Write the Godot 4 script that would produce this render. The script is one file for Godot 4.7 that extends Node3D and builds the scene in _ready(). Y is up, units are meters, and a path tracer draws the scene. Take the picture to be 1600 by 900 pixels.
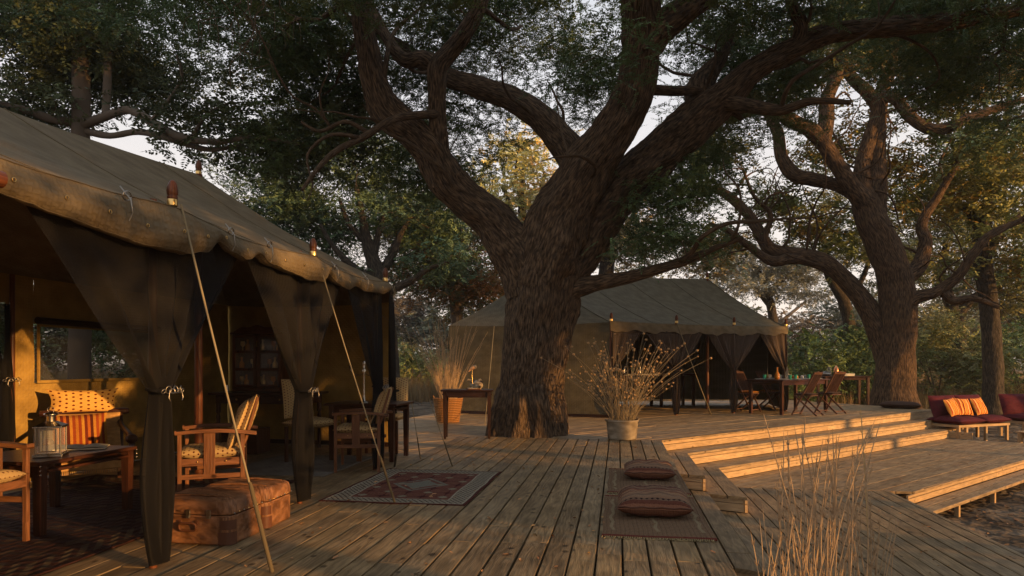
extends Node3D

const F := 1067.0      # focal length in photograph pixels (1600 wide)
const EYE := 1.15      # lens height above the upper deck
const HOR := 568.0     # row of the horizon
var rng := RandomNumberGenerator.new()
var noise := FastNoiseLite.new()
var fine := FastNoiseLite.new()
var cell := FastNoiseLite.new()
var M := {}
var taken := {}
var A1 := deg_to_rad(8.8)    # bearing of the main deck's boards
var A2 := deg_to_rad(51.0)   # bearing of the far deck's boards
var D1: Vector2
var R1: Vector2
var D2: Vector2
var N2: Vector2
const K := Vector2(2.25, 10.3)   # (across, away) corner where the steps turn


class MB:
	var v := PackedVector3Array()
	var n := PackedVector3Array()
	var t := PackedVector2Array()
	var i := PackedInt32Array()

	func vert(p: Vector3, nn: Vector3, uv: Vector2) -> int:
		v.append(p)
		n.append(nn)
		t.append(uv)
		return v.size() - 1

	func tri(a: int, b: int, c: int) -> void:
		var g := (v[c] - v[a]).cross(v[b] - v[a])
		if g.dot(n[a] + n[b] + n[c]) < 0.0:
			i.append_array(PackedInt32Array([a, c, b]))
		else:
			i.append_array(PackedInt32Array([a, b, c]))

	func quad(a: int, b: int, c: int, d: int) -> void:
		tri(a, b, c)
		tri(a, c, d)

	func box(xf: Transform3D, s: Vector3, b := 0.004, uvo := Vector2.ZERO) -> void:
		var h := s * 0.5
		b = minf(b, minf(h.x, minf(h.y, h.z)) * 0.45)
		var long := 0
		if s.y > s[long]:
			long = 1
		if s.z > s[long]:
			long = 2
		var id := {}
		for k in 3:
			for m in 8:
				var sg := Vector3(1 if m & 1 else -1, 1 if m & 2 else -1, 1 if m & 4 else -1)
				var p := sg * h
				for o in 3:
					if o != k:
						p[o] -= sg[o] * b
				var nn := Vector3.ZERO
				nn[k] = sg[k]
				var o1 := (k + 1) % 3
				var o2 := (k + 2) % 3
				var uv: Vector2
				if k == long:
					uv = Vector2(p[o1] * 0.3, p[o2])
				elif o1 == long:
					uv = Vector2(p[o1], p[o2] + k * 0.13)
				else:
					uv = Vector2(p[o2], p[o1] + k * 0.13)
				id[k * 8 + m] = vert(xf * p, (xf.basis * nn).normalized(), uv + uvo)
		for k in 3:
			var a := 1 << ((k + 1) % 3)
			var c := 1 << ((k + 2) % 3)
			for s2 in 2:
				var o := (1 << k) * s2
				quad(id[k * 8 + o], id[k * 8 + (o | a)], id[k * 8 + (o | a | c)], id[k * 8 + (o | c)])
			# edges parallel to axis k, between faces k1 and k2
			var k1 := (k + 1) % 3
			var k2 := (k + 2) % 3
			for m in 4:
				var w := (a if m & 1 else 0) | (c if m & 2 else 0)
				quad(id[k1 * 8 + w], id[k1 * 8 + (w | (1 << k))], id[k2 * 8 + (w | (1 << k))], id[k2 * 8 + w])
		for m in 8:
			tri(id[m], id[8 + m], id[16 + m])

	func tube(p: PackedVector3Array, r: PackedFloat32Array, sides := 6, closed := true, squash := 1.0) -> void:
		var up := Vector3.UP
		var first := (p[1] - p[0]).normalized()
		if absf(first.dot(up)) > 0.95:
			up = Vector3.RIGHT
		var x := up.cross(first).normalized()
		var rows := []
		var along := 0.0
		for k in p.size():
			var d := (p[mini(k + 1, p.size() - 1)] - p[maxi(k - 1, 0)]).normalized()
			x = (x - d * x.dot(d)).normalized()
			var y := d.cross(x)
			if k:
				along += p[k].distance_to(p[k - 1])
			var row := PackedInt32Array()
			for s in sides + 1:
				var a := TAU * s / sides
				var nn := x * cos(a) + y * sin(a) * squash
				row.append(vert(p[k] + nn * r[k], nn.normalized(), Vector2(along, a * 0.03 * 3.0)))
			rows.append(row)
		for k in p.size() - 1:
			for s in sides:
				quad(rows[k][s], rows[k][s + 1], rows[k + 1][s + 1], rows[k + 1][s])
		if closed:
			for e in [0, p.size() - 1]:
				var d: Vector3 = (p[1] - p[0]).normalized() * -1.0 if e == 0 else (p[e] - p[e - 1]).normalized()
				var ids := PackedInt32Array()
				for s in sides:
					ids.append(vert(v[rows[e][s]], d, t[rows[e][s]]))
				for s in range(1, sides - 1):
					tri(ids[0], ids[s], ids[s + 1])

	func lathe(xf: Transform3D, prof: Array, sides := 14) -> void:
		var rows := []
		for k in prof.size():
			var a: Vector2 = prof[maxi(k - 1, 0)]
			var b: Vector2 = prof[mini(k + 1, prof.size() - 1)]
			var d := b - a
			var nn2 := Vector2(d.y, -d.x).normalized()
			var row := PackedInt32Array()
			for s in sides + 1:
				var w := TAU * s / sides
				var o := Vector3(cos(w), 0, sin(w))
				row.append(vert(xf * (o * prof[k].x + Vector3.UP * prof[k].y), (xf.basis * (o * nn2.x + Vector3.UP * nn2.y)).normalized(), Vector2(prof[k].y, w * 0.1)))
			rows.append(row)
		for k in prof.size() - 1:
			for s in sides:
				quad(rows[k][s], rows[k][s + 1], rows[k + 1][s + 1], rows[k + 1][s])

	# rows of points -> smooth sheet; uv from (column, row) scaled
	func sheet(P: Array, uvs := Vector2.ONE, uvo := Vector2.ZERO, flip := false) -> void:
		var rows := []
		for a in P.size():
			var row := PackedInt32Array()
			for b in P[a].size():
				var da: Vector3 = P[mini(a + 1, P.size() - 1)][b] - P[maxi(a - 1, 0)][b]
				var db: Vector3 = P[a][mini(b + 1, P[a].size() - 1)] - P[a][maxi(b - 1, 0)]
				var nn := da.cross(db).normalized()
				if flip:
					nn = -nn
				row.append(vert(P[a][b], nn, Vector2(float(b) / (P[a].size() - 1), float(a) / (P.size() - 1)) * uvs + uvo))
			rows.append(row)
		for a in P.size() - 1:
			for b in P[a].size() - 1:
				quad(rows[a][b], rows[a][b + 1], rows[a + 1][b + 1], rows[a + 1][b])

	func ball(c: Vector3, r: Vector3, sides := 10, rings := 6) -> void:
		var prof := []
		for k in rings + 1:
			var a := PI * k / rings - PI / 2
			prof.append(Vector2(maxf(cos(a), 0.001), sin(a)))
		lathe(Transform3D(Basis.from_scale(r), c), prof, sides)

	# prism over a polygon given as (x, z) points, top at y, with a small chamfer
	func prism(poly: PackedVector2Array, top: Callable, thick: float, dir: Vector2, uvo: Vector2, b := 0.005) -> void:
		if Geometry2D.is_polygon_clockwise(poly):
			poly.reverse()
		var ins := Geometry2D.offset_polygon(poly, -b, Geometry2D.JOIN_MITER)
		var inner := poly
		if ins.size() == 1 and ins[0].size() == poly.size():
			inner = ins[0]
			if Geometry2D.is_polygon_clockwise(inner):
				inner.reverse()
			var best := 0
			for k in inner.size():
				if inner[k].distance_to(poly[0]) < inner[best].distance_to(poly[0]):
					best = k
			var turned := PackedVector2Array()
			for k in inner.size():
				turned.append(inner[(k + best) % inner.size()])
			inner = turned
		var side := Vector2(-dir.y, dir.x)
		var tops := PackedInt32Array()
		for q in inner:
			tops.append(vert(Vector3(q.x, top.call(q), q.y), Vector3.UP, Vector2(q.dot(dir), q.dot(side)) + uvo))
		var tris := Geometry2D.triangulate_polygon(inner)
		for k in range(0, tris.size(), 3):
			tri(tops[tris[k]], tops[tris[k + 1]], tops[tris[k + 2]])
		for k in poly.size():
			var q := (k + 1) % poly.size()
			var e := poly[q] - poly[k]
			var o := Vector3(e.y, 0, -e.x).normalized()
			if o.dot(Vector3((poly[k] + poly[q]).x * 0.5 - inner[0].x, 0, (poly[k] + poly[q]).y * 0.5 - inner[0].y)) < -0.001:
				o = -o
			var ids := PackedInt32Array()
			for w in [k, q]:
				ids.append(vert(Vector3(inner[w].x, top.call(inner[w]), inner[w].y), Vector3.UP, Vector2(inner[w].dot(dir), inner[w].dot(side)) + uvo))
				for dy in [b, thick]:
					var y: float = top.call(poly[w]) - dy
					ids.append(vert(Vector3(poly[w].x, y, poly[w].y), o, Vector2(poly[w].dot(dir), poly[w].dot(side) + dy + 0.05) + uvo))
			quad(ids[0], ids[3], ids[4], ids[1])
			quad(ids[1], ids[4], ids[5], ids[2])

	func mesh() -> ArrayMesh:
		var m := ArrayMesh.new()
		var a := []
		a.resize(Mesh.ARRAY_MAX)
		a[Mesh.ARRAY_VERTEX] = v
		a[Mesh.ARRAY_NORMAL] = n
		a[Mesh.ARRAY_TEX_UV] = t
		a[Mesh.ARRAY_INDEX] = i
		m.add_surface_from_arrays(Mesh.PRIMITIVE_TRIANGLES, a)
		return m


func at(px: float, py: float, d: float) -> Vector3:
	return Vector3((px - 800.0) / F * d, EYE + (HOR - py) / F * d, -d)


func px_r(px: float, d: float) -> float:
	return px / F * d


# main deck coordinates: u to the right, v away, along the boards
func uv(u: float, v: float, y := 0.0) -> Vector3:
	var p := R1 * u + D1 * v
	return Vector3(p.x, y, -p.y)


func w3(p: Vector2, y := 0.0) -> Vector3:
	return Vector3(p.x, y, -p.y)


func numbered(n: String) -> String:
	taken[n] = taken.get(n, -1) + 1
	return n if taken[n] == 0 else "%s_%03d" % [n, taken[n]]


func thing(called: String, label: String, category: String, p := Vector3.ZERO, turn := 0.0, group := "") -> Node3D:
	var o := Node3D.new()
	o.name = numbered(called)
	add_child(o)
	o.position = p
	o.rotation.y = turn
	return tag(o, label, category, group)


func tag(o: Node3D, label: String, category: String, group := "", kind := "") -> Node3D:
	o.set_meta("label", label)
	o.set_meta("category", category)
	if group:
		o.set_meta("group", group)
	if kind:
		o.set_meta("kind", kind)
	return o


func setting(called: String) -> Node3D:
	var o := Node3D.new()
	o.name = numbered(called)
	o.set_meta("kind", "structure")
	add_child(o)
	return o


func obj(called: String, mb: MB, mat: Material, parent: Node = null, kind := "") -> MeshInstance3D:
	return put(called, mb.mesh(), mat, parent, kind)


func put(called: String, mesh: Mesh, mat: Material, parent: Node = null, kind := "") -> MeshInstance3D:
	var o := MeshInstance3D.new()
	o.mesh = mesh
	o.material_override = mat
	if parent:
		o.name = called
		parent.add_child(o, true)
	else:
		o.name = numbered(called)
		add_child(o)
	if kind:
		o.set_meta("kind", kind)
	return o


func copy(src: Node3D, label: String, p: Vector3, turn: float, group := "") -> Node3D:
	var base := str(src.name)
	if base.length() > 4 and base[-4] == "_" and base.right(3).is_valid_int():
		base = base.left(-4)
	var c: Node3D = src.duplicate()
	c.name = numbered(base)
	add_child(c)
	c.position = p
	c.rotation.y = turn
	c.set_meta("label", label)
	if group:
		c.set_meta("group", group)
	return c


func T(p: Vector3, rot := Vector3.ZERO) -> Transform3D:
	return Transform3D(Basis.from_euler(rot), p)


# transform whose y axis runs from a to b
func span(a: Vector3, b: Vector3) -> Transform3D:
	var y := (b - a).normalized()
	var x := Vector3.FORWARD.cross(y)
	if x.length() < 0.1:
		x = Vector3.RIGHT.cross(y)
	x = x.normalized()
	return Transform3D(Basis(x, y, x.cross(y)), (a + b) * 0.5)


func bar(mb: MB, a: Vector3, b: Vector3, w: float, d: float, bevel := 0.003) -> void:
	mb.box(span(a, b), Vector3(w, a.distance_to(b), d), bevel, Vector2(rng.randf(), rng.randf()))


func V3(a: Array) -> PackedVector3Array:
	return PackedVector3Array(a)


# Catmull-Rom through points carrying a radius in w
func smooth(P: Array, step: float) -> Array:
	var pts := PackedVector3Array()
	var rad := PackedFloat32Array()
	for k in P.size() - 1:
		var a: Vector4 = P[maxi(k - 1, 0)]
		var b: Vector4 = P[k]
		var c: Vector4 = P[k + 1]
		var d: Vector4 = P[mini(k + 2, P.size() - 1)]
		var l := Vector3(b.x, b.y, b.z).distance_to(Vector3(c.x, c.y, c.z))
		var m := maxi(1, int(l / step))
		for j in m:
			var s := float(j) / m
			var q := 0.5 * ((2.0 * b) + (c - a) * s + (2.0 * a - 5.0 * b + 4.0 * c - d) * s * s + (3.0 * b - a - 3.0 * c + d) * s * s * s)
			pts.append(Vector3(q.x, q.y, q.z))
			rad.append(maxf(q.w, 0.003))
	var e: Vector4 = P[-1]
	pts.append(Vector3(e.x, e.y, e.z))
	rad.append(e.w)
	return [pts, rad]


# ---------------------------------------------------------------- textures
func tex(im: Image) -> ImageTexture:
	return ImageTexture.create_from_image(im)


func bumps(h: Image, s: float) -> ImageTexture:
	var b: Image = h.duplicate()
	b.convert(Image.FORMAT_RGBA8)
	b.bump_map_to_normal_map(s)
	return tex(b)


func wood_images(sd: int, w: int, h: int, knots: int, soft := 1.0) -> Array:
	var nz := FastNoiseLite.new()
	nz.seed = sd
	nz.frequency = 1.0
	nz.fractal_octaves = 3
	var r := RandomNumberGenerator.new()
	r.seed = sd
	var kn := []
	for k in knots:
		kn.append(Vector3(r.randf() * w, r.randf() * h, r.randf_range(5, 11)))
	var im := Image.create(w, h, false, Image.FORMAT_RGB8)
	var hi := Image.create(w, h, false, Image.FORMAT_RGB8)
	for y in h:
		for x in w:
			var yy := float(y)
			var knot := 0.0
			for q: Vector3 in kn:
				var dx := x - q.x
				var dy := y - q.y
				if absf(dx) < 90.0 and absf(dy) < 50.0:
					var e := (dx * dx * 0.16 + dy * dy) / (q.z * q.z)
					yy += dy * exp(-e * 0.35) * 0.9
					var core := (dx * dx * 0.6 + dy * dy) / (q.z * q.z)
					knot = maxf(knot, exp(-core * core * 2.0))
			var wav := nz.get_noise_2d(x * 0.004, yy * 0.02) * 14.0
			var ring := sin((yy + wav) * 0.34 + nz.get_noise_2d(x * 0.002 + 9.0, yy * 0.012) * 9.0)
			var fib := nz.get_noise_2d(x * 0.012, yy * 0.55 + 40.0)
			var blot := nz.get_noise_2d(x * 0.006 + 70.0, y * 0.014)
			var g := 0.76 + 0.06 * ring + 0.14 * fib + 0.16 * blot - 0.36 * knot
			g = clampf(lerpf(0.84, g, soft), 0.1, 1.0)
			im.set_pixel(x, y, Color(g, g * (0.985 - 0.05 * (1.0 - g)), g * (0.97 - 0.10 * (1.0 - g))))
			var q2 := clampf(0.5 + 0.22 * ring + 0.5 * fib - 0.3 * knot, 0.0, 1.0)
			hi.set_pixel(x, y, Color(q2, q2, q2))
	return [tex(im), bumps(hi, 3.0)]


func cloth_normal(n: int) -> ImageTexture:
	var h := Image.create(n, n, false, Image.FORMAT_RGB8)
	for y in n:
		for x in n:
			var a := sin(x * TAU / 4.0) * 0.5 + 0.5
			var b := sin(y * TAU / 4.0) * 0.5 + 0.5
			var g := (a if (x / 4 + y / 4) % 2 else b) * 0.7 + rng.randf() * 0.3
			h.set_pixel(x, y, Color(g, g, g))
	return bumps(h, 2.0)


func blotch(sd: int, n: int, f: float, lo: float, hi: float, warm := 0.0) -> ImageTexture:
	var nz := FastNoiseLite.new()
	nz.seed = sd
	nz.frequency = f
	nz.fractal_octaves = 5
	var src := nz.get_seamless_image(n, n)
	var im := Image.create(n, n, false, Image.FORMAT_RGB8)
	for y in n:
		for x in n:
			var g := lerpf(lo, hi, src.get_pixel(x, y).r)
			im.set_pixel(x, y, Color(g, g * (1.0 - warm * (1.0 - g)), g * (1.0 - 2.0 * warm * (1.0 - g))))
	return tex(im)


func bark_images(sd: int) -> Array:
	var n := 512
	var c := FastNoiseLite.new()
	c.seed = sd
	c.noise_type = FastNoiseLite.TYPE_CELLULAR
	c.cellular_return_type = FastNoiseLite.RETURN_DISTANCE2_SUB
	c.fractal_type = FastNoiseLite.FRACTAL_NONE
	c.frequency = 0.03
	c.domain_warp_enabled = true
	c.domain_warp_amplitude = 45.0
	c.domain_warp_frequency = 0.02
	var a := c.get_seamless_image(n, n)
	var z := FastNoiseLite.new()
	z.seed = sd + 5
	z.frequency = 0.02
	z.fractal_octaves = 5
	var b := z.get_seamless_image(n, n)
	var im := Image.create(n, n, false, Image.FORMAT_RGB8)
	var hi := Image.create(n, n, false, Image.FORMAT_RGB8)
	for y in n:
		for x in n:
			var e := clampf(a.get_pixel((x * 2) % n, y).r * 2.2, 0.0, 1.0)
			var f := b.get_pixel((x * 2) % n, y).r
			var g := 0.45 + 0.2 * e + 0.55 * (f - 0.45)
			im.set_pixel(x, y, Color(clampf(g, 0, 1), clampf(g * 0.96, 0, 1), clampf(g * 0.9, 0, 1)))
			var q := clampf(e * 0.7 + f * 0.4 - 0.05, 0, 1)
			hi.set_pixel(x, y, Color(q, q, q))
	var nm := hi.duplicate() as Image
	return [tex(im), bumps(nm, 6.0)]


func painted(w: int, h: int, f: Callable, sd := 1) -> ImageTexture:
	var r := RandomNumberGenerator.new()
	r.seed = sd
	var im := Image.create(w, h, false, Image.FORMAT_RGB8)
	for y in h:
		for x in w:
			var c: Color = f.call((x + 0.5) / w, (y + 0.5) / h)
			var g := 0.86 + 0.2 * r.randf() + 0.12 * noise.get_noise_2d(x * 5.0, y * 5.0)
			im.set_pixel(x, y, Color(clampf(c.r * g, 0, 1), clampf(c.g * g, 0, 1), clampf(c.b * g, 0, 1)))
	return tex(im)


func mat(lin: Color, rough := 0.8, tx: Texture2D = null, nm: Texture2D = null, sc := Vector3.ONE, ns := 1.0) -> StandardMaterial3D:
	var m := StandardMaterial3D.new()
	m.albedo_color = lin.linear_to_srgb()
	m.roughness = rough
	m.metallic_specular = 0.3
	m.cull_mode = BaseMaterial3D.CULL_DISABLED
	if tx:
		m.albedo_texture = tx
	if nm:
		m.normal_enabled = true
		m.normal_texture = nm
		m.normal_scale = ns
	m.uv1_scale = sc
	return m


func lin(r: float, g: float, b: float) -> Color:
	return Color(r, g, b)


func materials() -> void:
	var w := wood_images(3, 1024, 256, 9)
	var w2 := wood_images(8, 1024, 256, 12, 0.6)
	var ws := Vector3(1.0 / 2.6, 1.0 / 0.62, 1)
	var deck := []
	for c in [lin(.41, .292, .155), lin(.35, .255, .14), lin(.44, .31, .16), lin(.375, .28, .16), lin(.315, .225, .122), lin(.42, .295, .148)]:
		deck.append(mat(c, 0.5, w[0], w[1], ws, 0.35))
	M.deck = deck
	var skylit := []  # paler copy of the deck wood: open-sky brightness put into the colour
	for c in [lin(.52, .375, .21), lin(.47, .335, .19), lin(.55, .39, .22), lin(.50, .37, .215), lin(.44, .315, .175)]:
		skylit.append(mat(c, 0.48, w[0], w[1], ws, 0.3))
	M.deck2 = skylit
	var fresh := []
	for c in [lin(.70, .49, .27), lin(.73, .50, .27), lin(.64, .45, .25), lin(.75, .54, .31)]:
		fresh.append(mat(c, 0.6, w2[0], w2[1], ws, 0.3))
	M.fresh = fresh
	M.teak = mat(lin(.28, .125, .06), 0.38, w[0], w[1], ws, 0.3)
	M.dark = mat(lin(.085, .032, .018), 0.3, w[0], w[1], ws, 0.3)
	M.chair = mat(lin(.23, .12, .08), 0.28, w[0], w[1], ws, 0.3)
	M.walnut = mat(lin(.045, .021, .013), 0.35, w[0], w[1], ws, 0.3)
	M.cabinet = mat(lin(.17, .062, .03), 0.35, w[0], w[1], ws, 0.2)
	M.pole = mat(lin(.20, .07, .03), 0.28, w[0], w[1], ws, 0.2)
	var cn := cloth_normal(128)
	var st := blotch(4, 512, 0.008, 0.8, 1.0, 0.1)
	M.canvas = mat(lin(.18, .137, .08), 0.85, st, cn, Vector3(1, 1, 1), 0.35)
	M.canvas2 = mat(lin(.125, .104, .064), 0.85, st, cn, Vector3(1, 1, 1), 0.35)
	M.lining = mat(lin(.40, .255, .07), 0.9, st, cn, Vector3(1, 1, 1), 0.3)
	M.net = mat(Color(.0105, .0095, .0095), 0.95)
	M.net.transparency = BaseMaterial3D.TRANSPARENCY_ALPHA
	M.net.albedo_color.a = 0.83
	M.net2 = mat(Color(.07, .05, .038), 0.95)
	M.net2.transparency = BaseMaterial3D.TRANSPARENCY_ALPHA
	M.net2.albedo_color.a = 0.84
	M.mesh = mat(Color(.05, .045, .04), 0.9)
	M.mesh.transparency = BaseMaterial3D.TRANSPARENCY_ALPHA
	M.mesh.albedo_color.a = 0.62
	M.rope = mat(lin(.24, .19, .11), 0.9)
	M.binding = mat(lin(.10, .075, .04), 0.9)
	M.leather = mat(lin(.34, .16, .075), 0.45, blotch(11, 512, 0.02, 0.5, 1.0, 0.1), blotch_n(12), Vector3(1.6, 1.6, 1), 0.5)
	M.strap = mat(lin(.09, .035, .018), 0.5)
	M.silver = metal(lin(.50, .45, .38), 0.25)
	M.brass = metal(lin(.70, .45, .16), 0.28)
	M.iron = metal(lin(.30, .27, .23), 0.35)
	M.copper = metal(lin(.62, .26, .13), 0.3)
	M.glass = mat(Color(.9, .93, .92), 0.05)
	M.glass.transparency = BaseMaterial3D.TRANSPARENCY_ALPHA
	M.glass.albedo_color.a = 0.06
	M.glass.metallic_specular = 0.2
	M.bottle = mat(Color(.05, .09, .04), 0.08)
	M.amber = mat(Color(.45, .16, .02), 0.1)
	M.white = mat(lin(.72, .68, .6), 0.5)
	M.green = mat(lin(.03, .22, .15), 0.25)
	M.bone = mat(lin(.52, .43, .30), 0.7, blotch(21, 128, 0.03, 0.5, 1.0, 0.15))
	M.horn = mat(lin(.62, .30, .12), 0.5)
	M.burgundy = mat(lin(.10, .010, .018), 0.85, blotch(22, 256, 0.02, 0.75, 1.0), cn, Vector3(2, 2, 1), 0.3)
	M.cream = mat(lin(.60, .46, .27), 0.9, painted(256, 256, _spots), cn, Vector3(2.4, 2.4, 1), 0.3)
	M.spots = mat(lin(.78, .50, .17), 0.9, painted(256, 256, _spots), cn, Vector3(1.6, 1, 1), 0.3)
	M.stripes = mat(lin(1, 1, 1), 0.9, painted(256, 64, _stripes), cn, Vector3(1, 1, 1), 0.3)
	M.pillow = mat(lin(1, 1, 1), 0.9, painted(256, 64, _pillow_stripes), cn, Vector3(1, 1, 1), 0.3)
	M.tan = mat(lin(.52, .30, .11), 0.9, st, cn, Vector3(2, 2, 1), 0.3)
	M.kilim = mat(lin(1, 1, 1), 0.95, painted(384, 384, _kilim), cn, Vector3(1, 1, 1), 0.5)
	M.rug = mat(lin(1, 1, 1), 0.95, painted(512, 384, _rug), cn, Vector3(1, 1, 1), 0.5)
	M.mat_rug = mat(lin(1, 1, 1), 0.95, painted(256, 384, _mat_rug), cn, Vector3(1, 1, 1), 0.5)
	M.big_rug = mat(lin(1, 1, 1), 0.95, painted(512, 512, _big_rug), cn, Vector3(1, 1, 1), 0.5)
	M.grey_rug = mat(lin(.21, .19, .16), 0.95, st, cn, Vector3(1, 1, 1), 0.5)
	M.fringe = mat(lin(.33, .25, .12), 0.95)
	var bk := bark_images(31)
	M.bark = mat(lin(.27, .19, .13), 0.9, bk[0], bk[1], Vector3(0.5, 0.5, 1), 1.4)
	M.bark2 = mat(lin(.25, .165, .105), 0.9, bk[0], bk[1], Vector3(.5, .4, 1), 1.3)
	M.bark_grey = mat(lin(.17, .145, .12), 0.9, bk[0], bk[1], Vector3(.5, .4, 1), 1.0)
	M.bark_far = mat(lin(.13, .10, .075), 0.95)
	M.twig = mat(lin(.11, .08, .055), 0.95)
	M.straw = mat(lin(.50, .33, .15), 0.85)
	M.straw_red = mat(lin(.39, .265, .15), 0.85)
	M.straw_grey = mat(lin(.23, .175, .105), 0.85)
	M.seed = mat(lin(.34, .21, .10), 0.9)
	M.wicker = mat(lin(.50, .24, .08), 0.7, w[0], null, Vector3(3, 3, 1))
	M.pot = mat(lin(.40, .33, .235), 0.75, blotch(41, 256, 0.03, 0.55, 1.0, 0.1))
	M.cushion_dark = mat(lin(.06, .032, .022), 0.9)
	M.paper = mat(lin(.62, .55, .43), 0.8)
	var gs := blotch(51, 512, 0.01, 0.35, 1.0, 0.14)
	M.soil = mat(lin(.25, .20, .145), 0.95, gs, blotch_n(52), Vector3(0.23, 0.23, 0.23), 0.9)
	M.soil.uv1_triplanar = true
	M.soil.uv1_world_triplanar = true
	M.fieldgrass = leafy(lin(.26, .19, .095), 0.25)
	M.leaf = leafy(lin(1, 1, 1), 0.5)
	M.litter = leafy(lin(.22, .13, .06), 0.0)


func blotch_n(sd: int) -> ImageTexture:
	var nz := FastNoiseLite.new()
	nz.seed = sd
	nz.frequency = 0.06
	nz.fractal_octaves = 4
	return bumps(nz.get_seamless_image(256, 256), 5.0)


func metal(c: Color, rough: float) -> StandardMaterial3D:
	var m := mat(c, rough)
	m.metallic = 1.0
	m.metallic_specular = 0.5
	return m


func leafy(c: Color, back: float) -> StandardMaterial3D:
	var m := mat(c, 0.65)
	m.vertex_color_use_as_albedo = true
	m.metallic_specular = 0.35
	if back > 0.0:
		m.backlight_enabled = true
		m.backlight = Color(back, back, back)
	return m


func _spots(x: float, y: float) -> Color:
	var gx := x * 6.0
	var gy := y * 6.0 + 0.5 * (int(gx) % 2)
	var d := Vector2(fposmod(gx, 1.0) - 0.5, fposmod(gy, 1.0) - 0.5).length()
	return Color(.42, .16, .12) if d < 0.2 else Color(.93, .88, .78)


func _stripes(x: float, _y: float) -> Color:
	var c := [Color(.66, .42, .16), Color(.52, .22, .11), Color(.70, .50, .20), Color(.40, .15, .10), Color(.66, .36, .13), Color(.32, .13, .09), Color(.70, .48, .19), Color(.55, .25, .12)]
	return c[int(x * 19.0) % 8]


func _pillow_stripes(x: float, _y: float) -> Color:
	var c := [Color(.90, .62, .28), Color(.78, .30, .12), Color(.93, .74, .45), Color(.88, .52, .18), Color(.48, .15, .1), Color(.92, .66, .3), Color(.84, .42, .16)]
	return c[int(x * 15.0) % 7]


func _kilim(x: float, y: float) -> Color:
	var band := int(y * 22.0)
	var c := [Color(.47, .31, .23), Color(.42, .33, .26), Color(.56, .43, .32), Color(.36, .21, .16), Color(.50, .38, .29)]
	var o: Color = c[(band * 3 + band / 5) % 5]
	if band % 7 == 2:
		var z := absf(fposmod(x * 14.0, 1.0) - 0.5) + absf(fposmod(y * 22.0, 1.0) - 0.5)
		if z < 0.36:
			o = Color(.14, .07, .07)
	if band % 5 == 4 and fposmod(x * 60.0, 1.0) < 0.5:
		o = Color(.47, .38, .31)
	return o


func _rug(x: float, y: float) -> Color:
	var e := minf(minf(x, 1.0 - x) * 1.45, minf(y, 1.0 - y))
	var red := Color(.41, .25, .20)
	var pale := Color(.58, .54, .46)
	if e < 0.022:
		return Color(.29, .14, .115)
	if e < 0.16:
		var s := fposmod((x + y) * 26.0, 1.0)
		var z := fposmod((x - y) * 26.0, 1.0)
		return Color(.30, .25, .21) if (s < 0.3 or z < 0.22) and e > 0.035 and e < 0.145 else pale
	var dx := absf(x - 0.5)
	var dy := absf(y - 0.5)
	if dx * 1.1 + dy < 0.14 or absf(dx * 1.1 + dy - 0.2) < 0.016:
		return Color(.44, .43, .38)
	var fx := fposmod(x * 9.0, 1.0) - 0.5
	var fy := fposmod(y * 7.0, 1.0) - 0.5
	if absf(fx) + absf(fy) < 0.27 and (int(x * 9.0) + int(y * 7.0)) % 2 == 0:
		return Color(.50, .46, .38)
	if absf(fx * fy) < 0.012:
		return Color(.27, .10, .09)
	return red


func _mat_rug(x: float, y: float) -> Color:
	var e := minf(x, 1.0 - x)
	if e < 0.03:
		return Color(.38, .16, .11)
	var zz := absf(fposmod(x * 5.0, 1.0) - 0.5)
	for c in [0.09, 0.5, 0.91]:
		if absf(y - c + zz * 0.05 - 0.012) < 0.016 and e > 0.12:
			return Color(.52, .45, .34)
	return Color(.44, .345, .255) if fposmod(y * 24.0, 1.0) < 0.82 else Color(.39, .295, .215)


func _big_rug(x: float, y: float) -> Color:
	var e := minf(minf(x, 1.0 - x), minf(y, 1.0 - y))
	if e < 0.1 and e > 0.03:
		return Color(.30, .25, .19) if fposmod((x + y) * 24.0, 1.0) < 0.5 else Color(.20, .10, .08)
	var q := absf(fposmod(x * 10.0, 1.0) - 0.5) + absf(fposmod(y * 10.0, 1.0) - 0.5)
	return Color(.26, .19, .14) if q < 0.3 else (Color(.17, .08, .065) if q < 0.6 else Color(.21, .11, .085))


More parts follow.
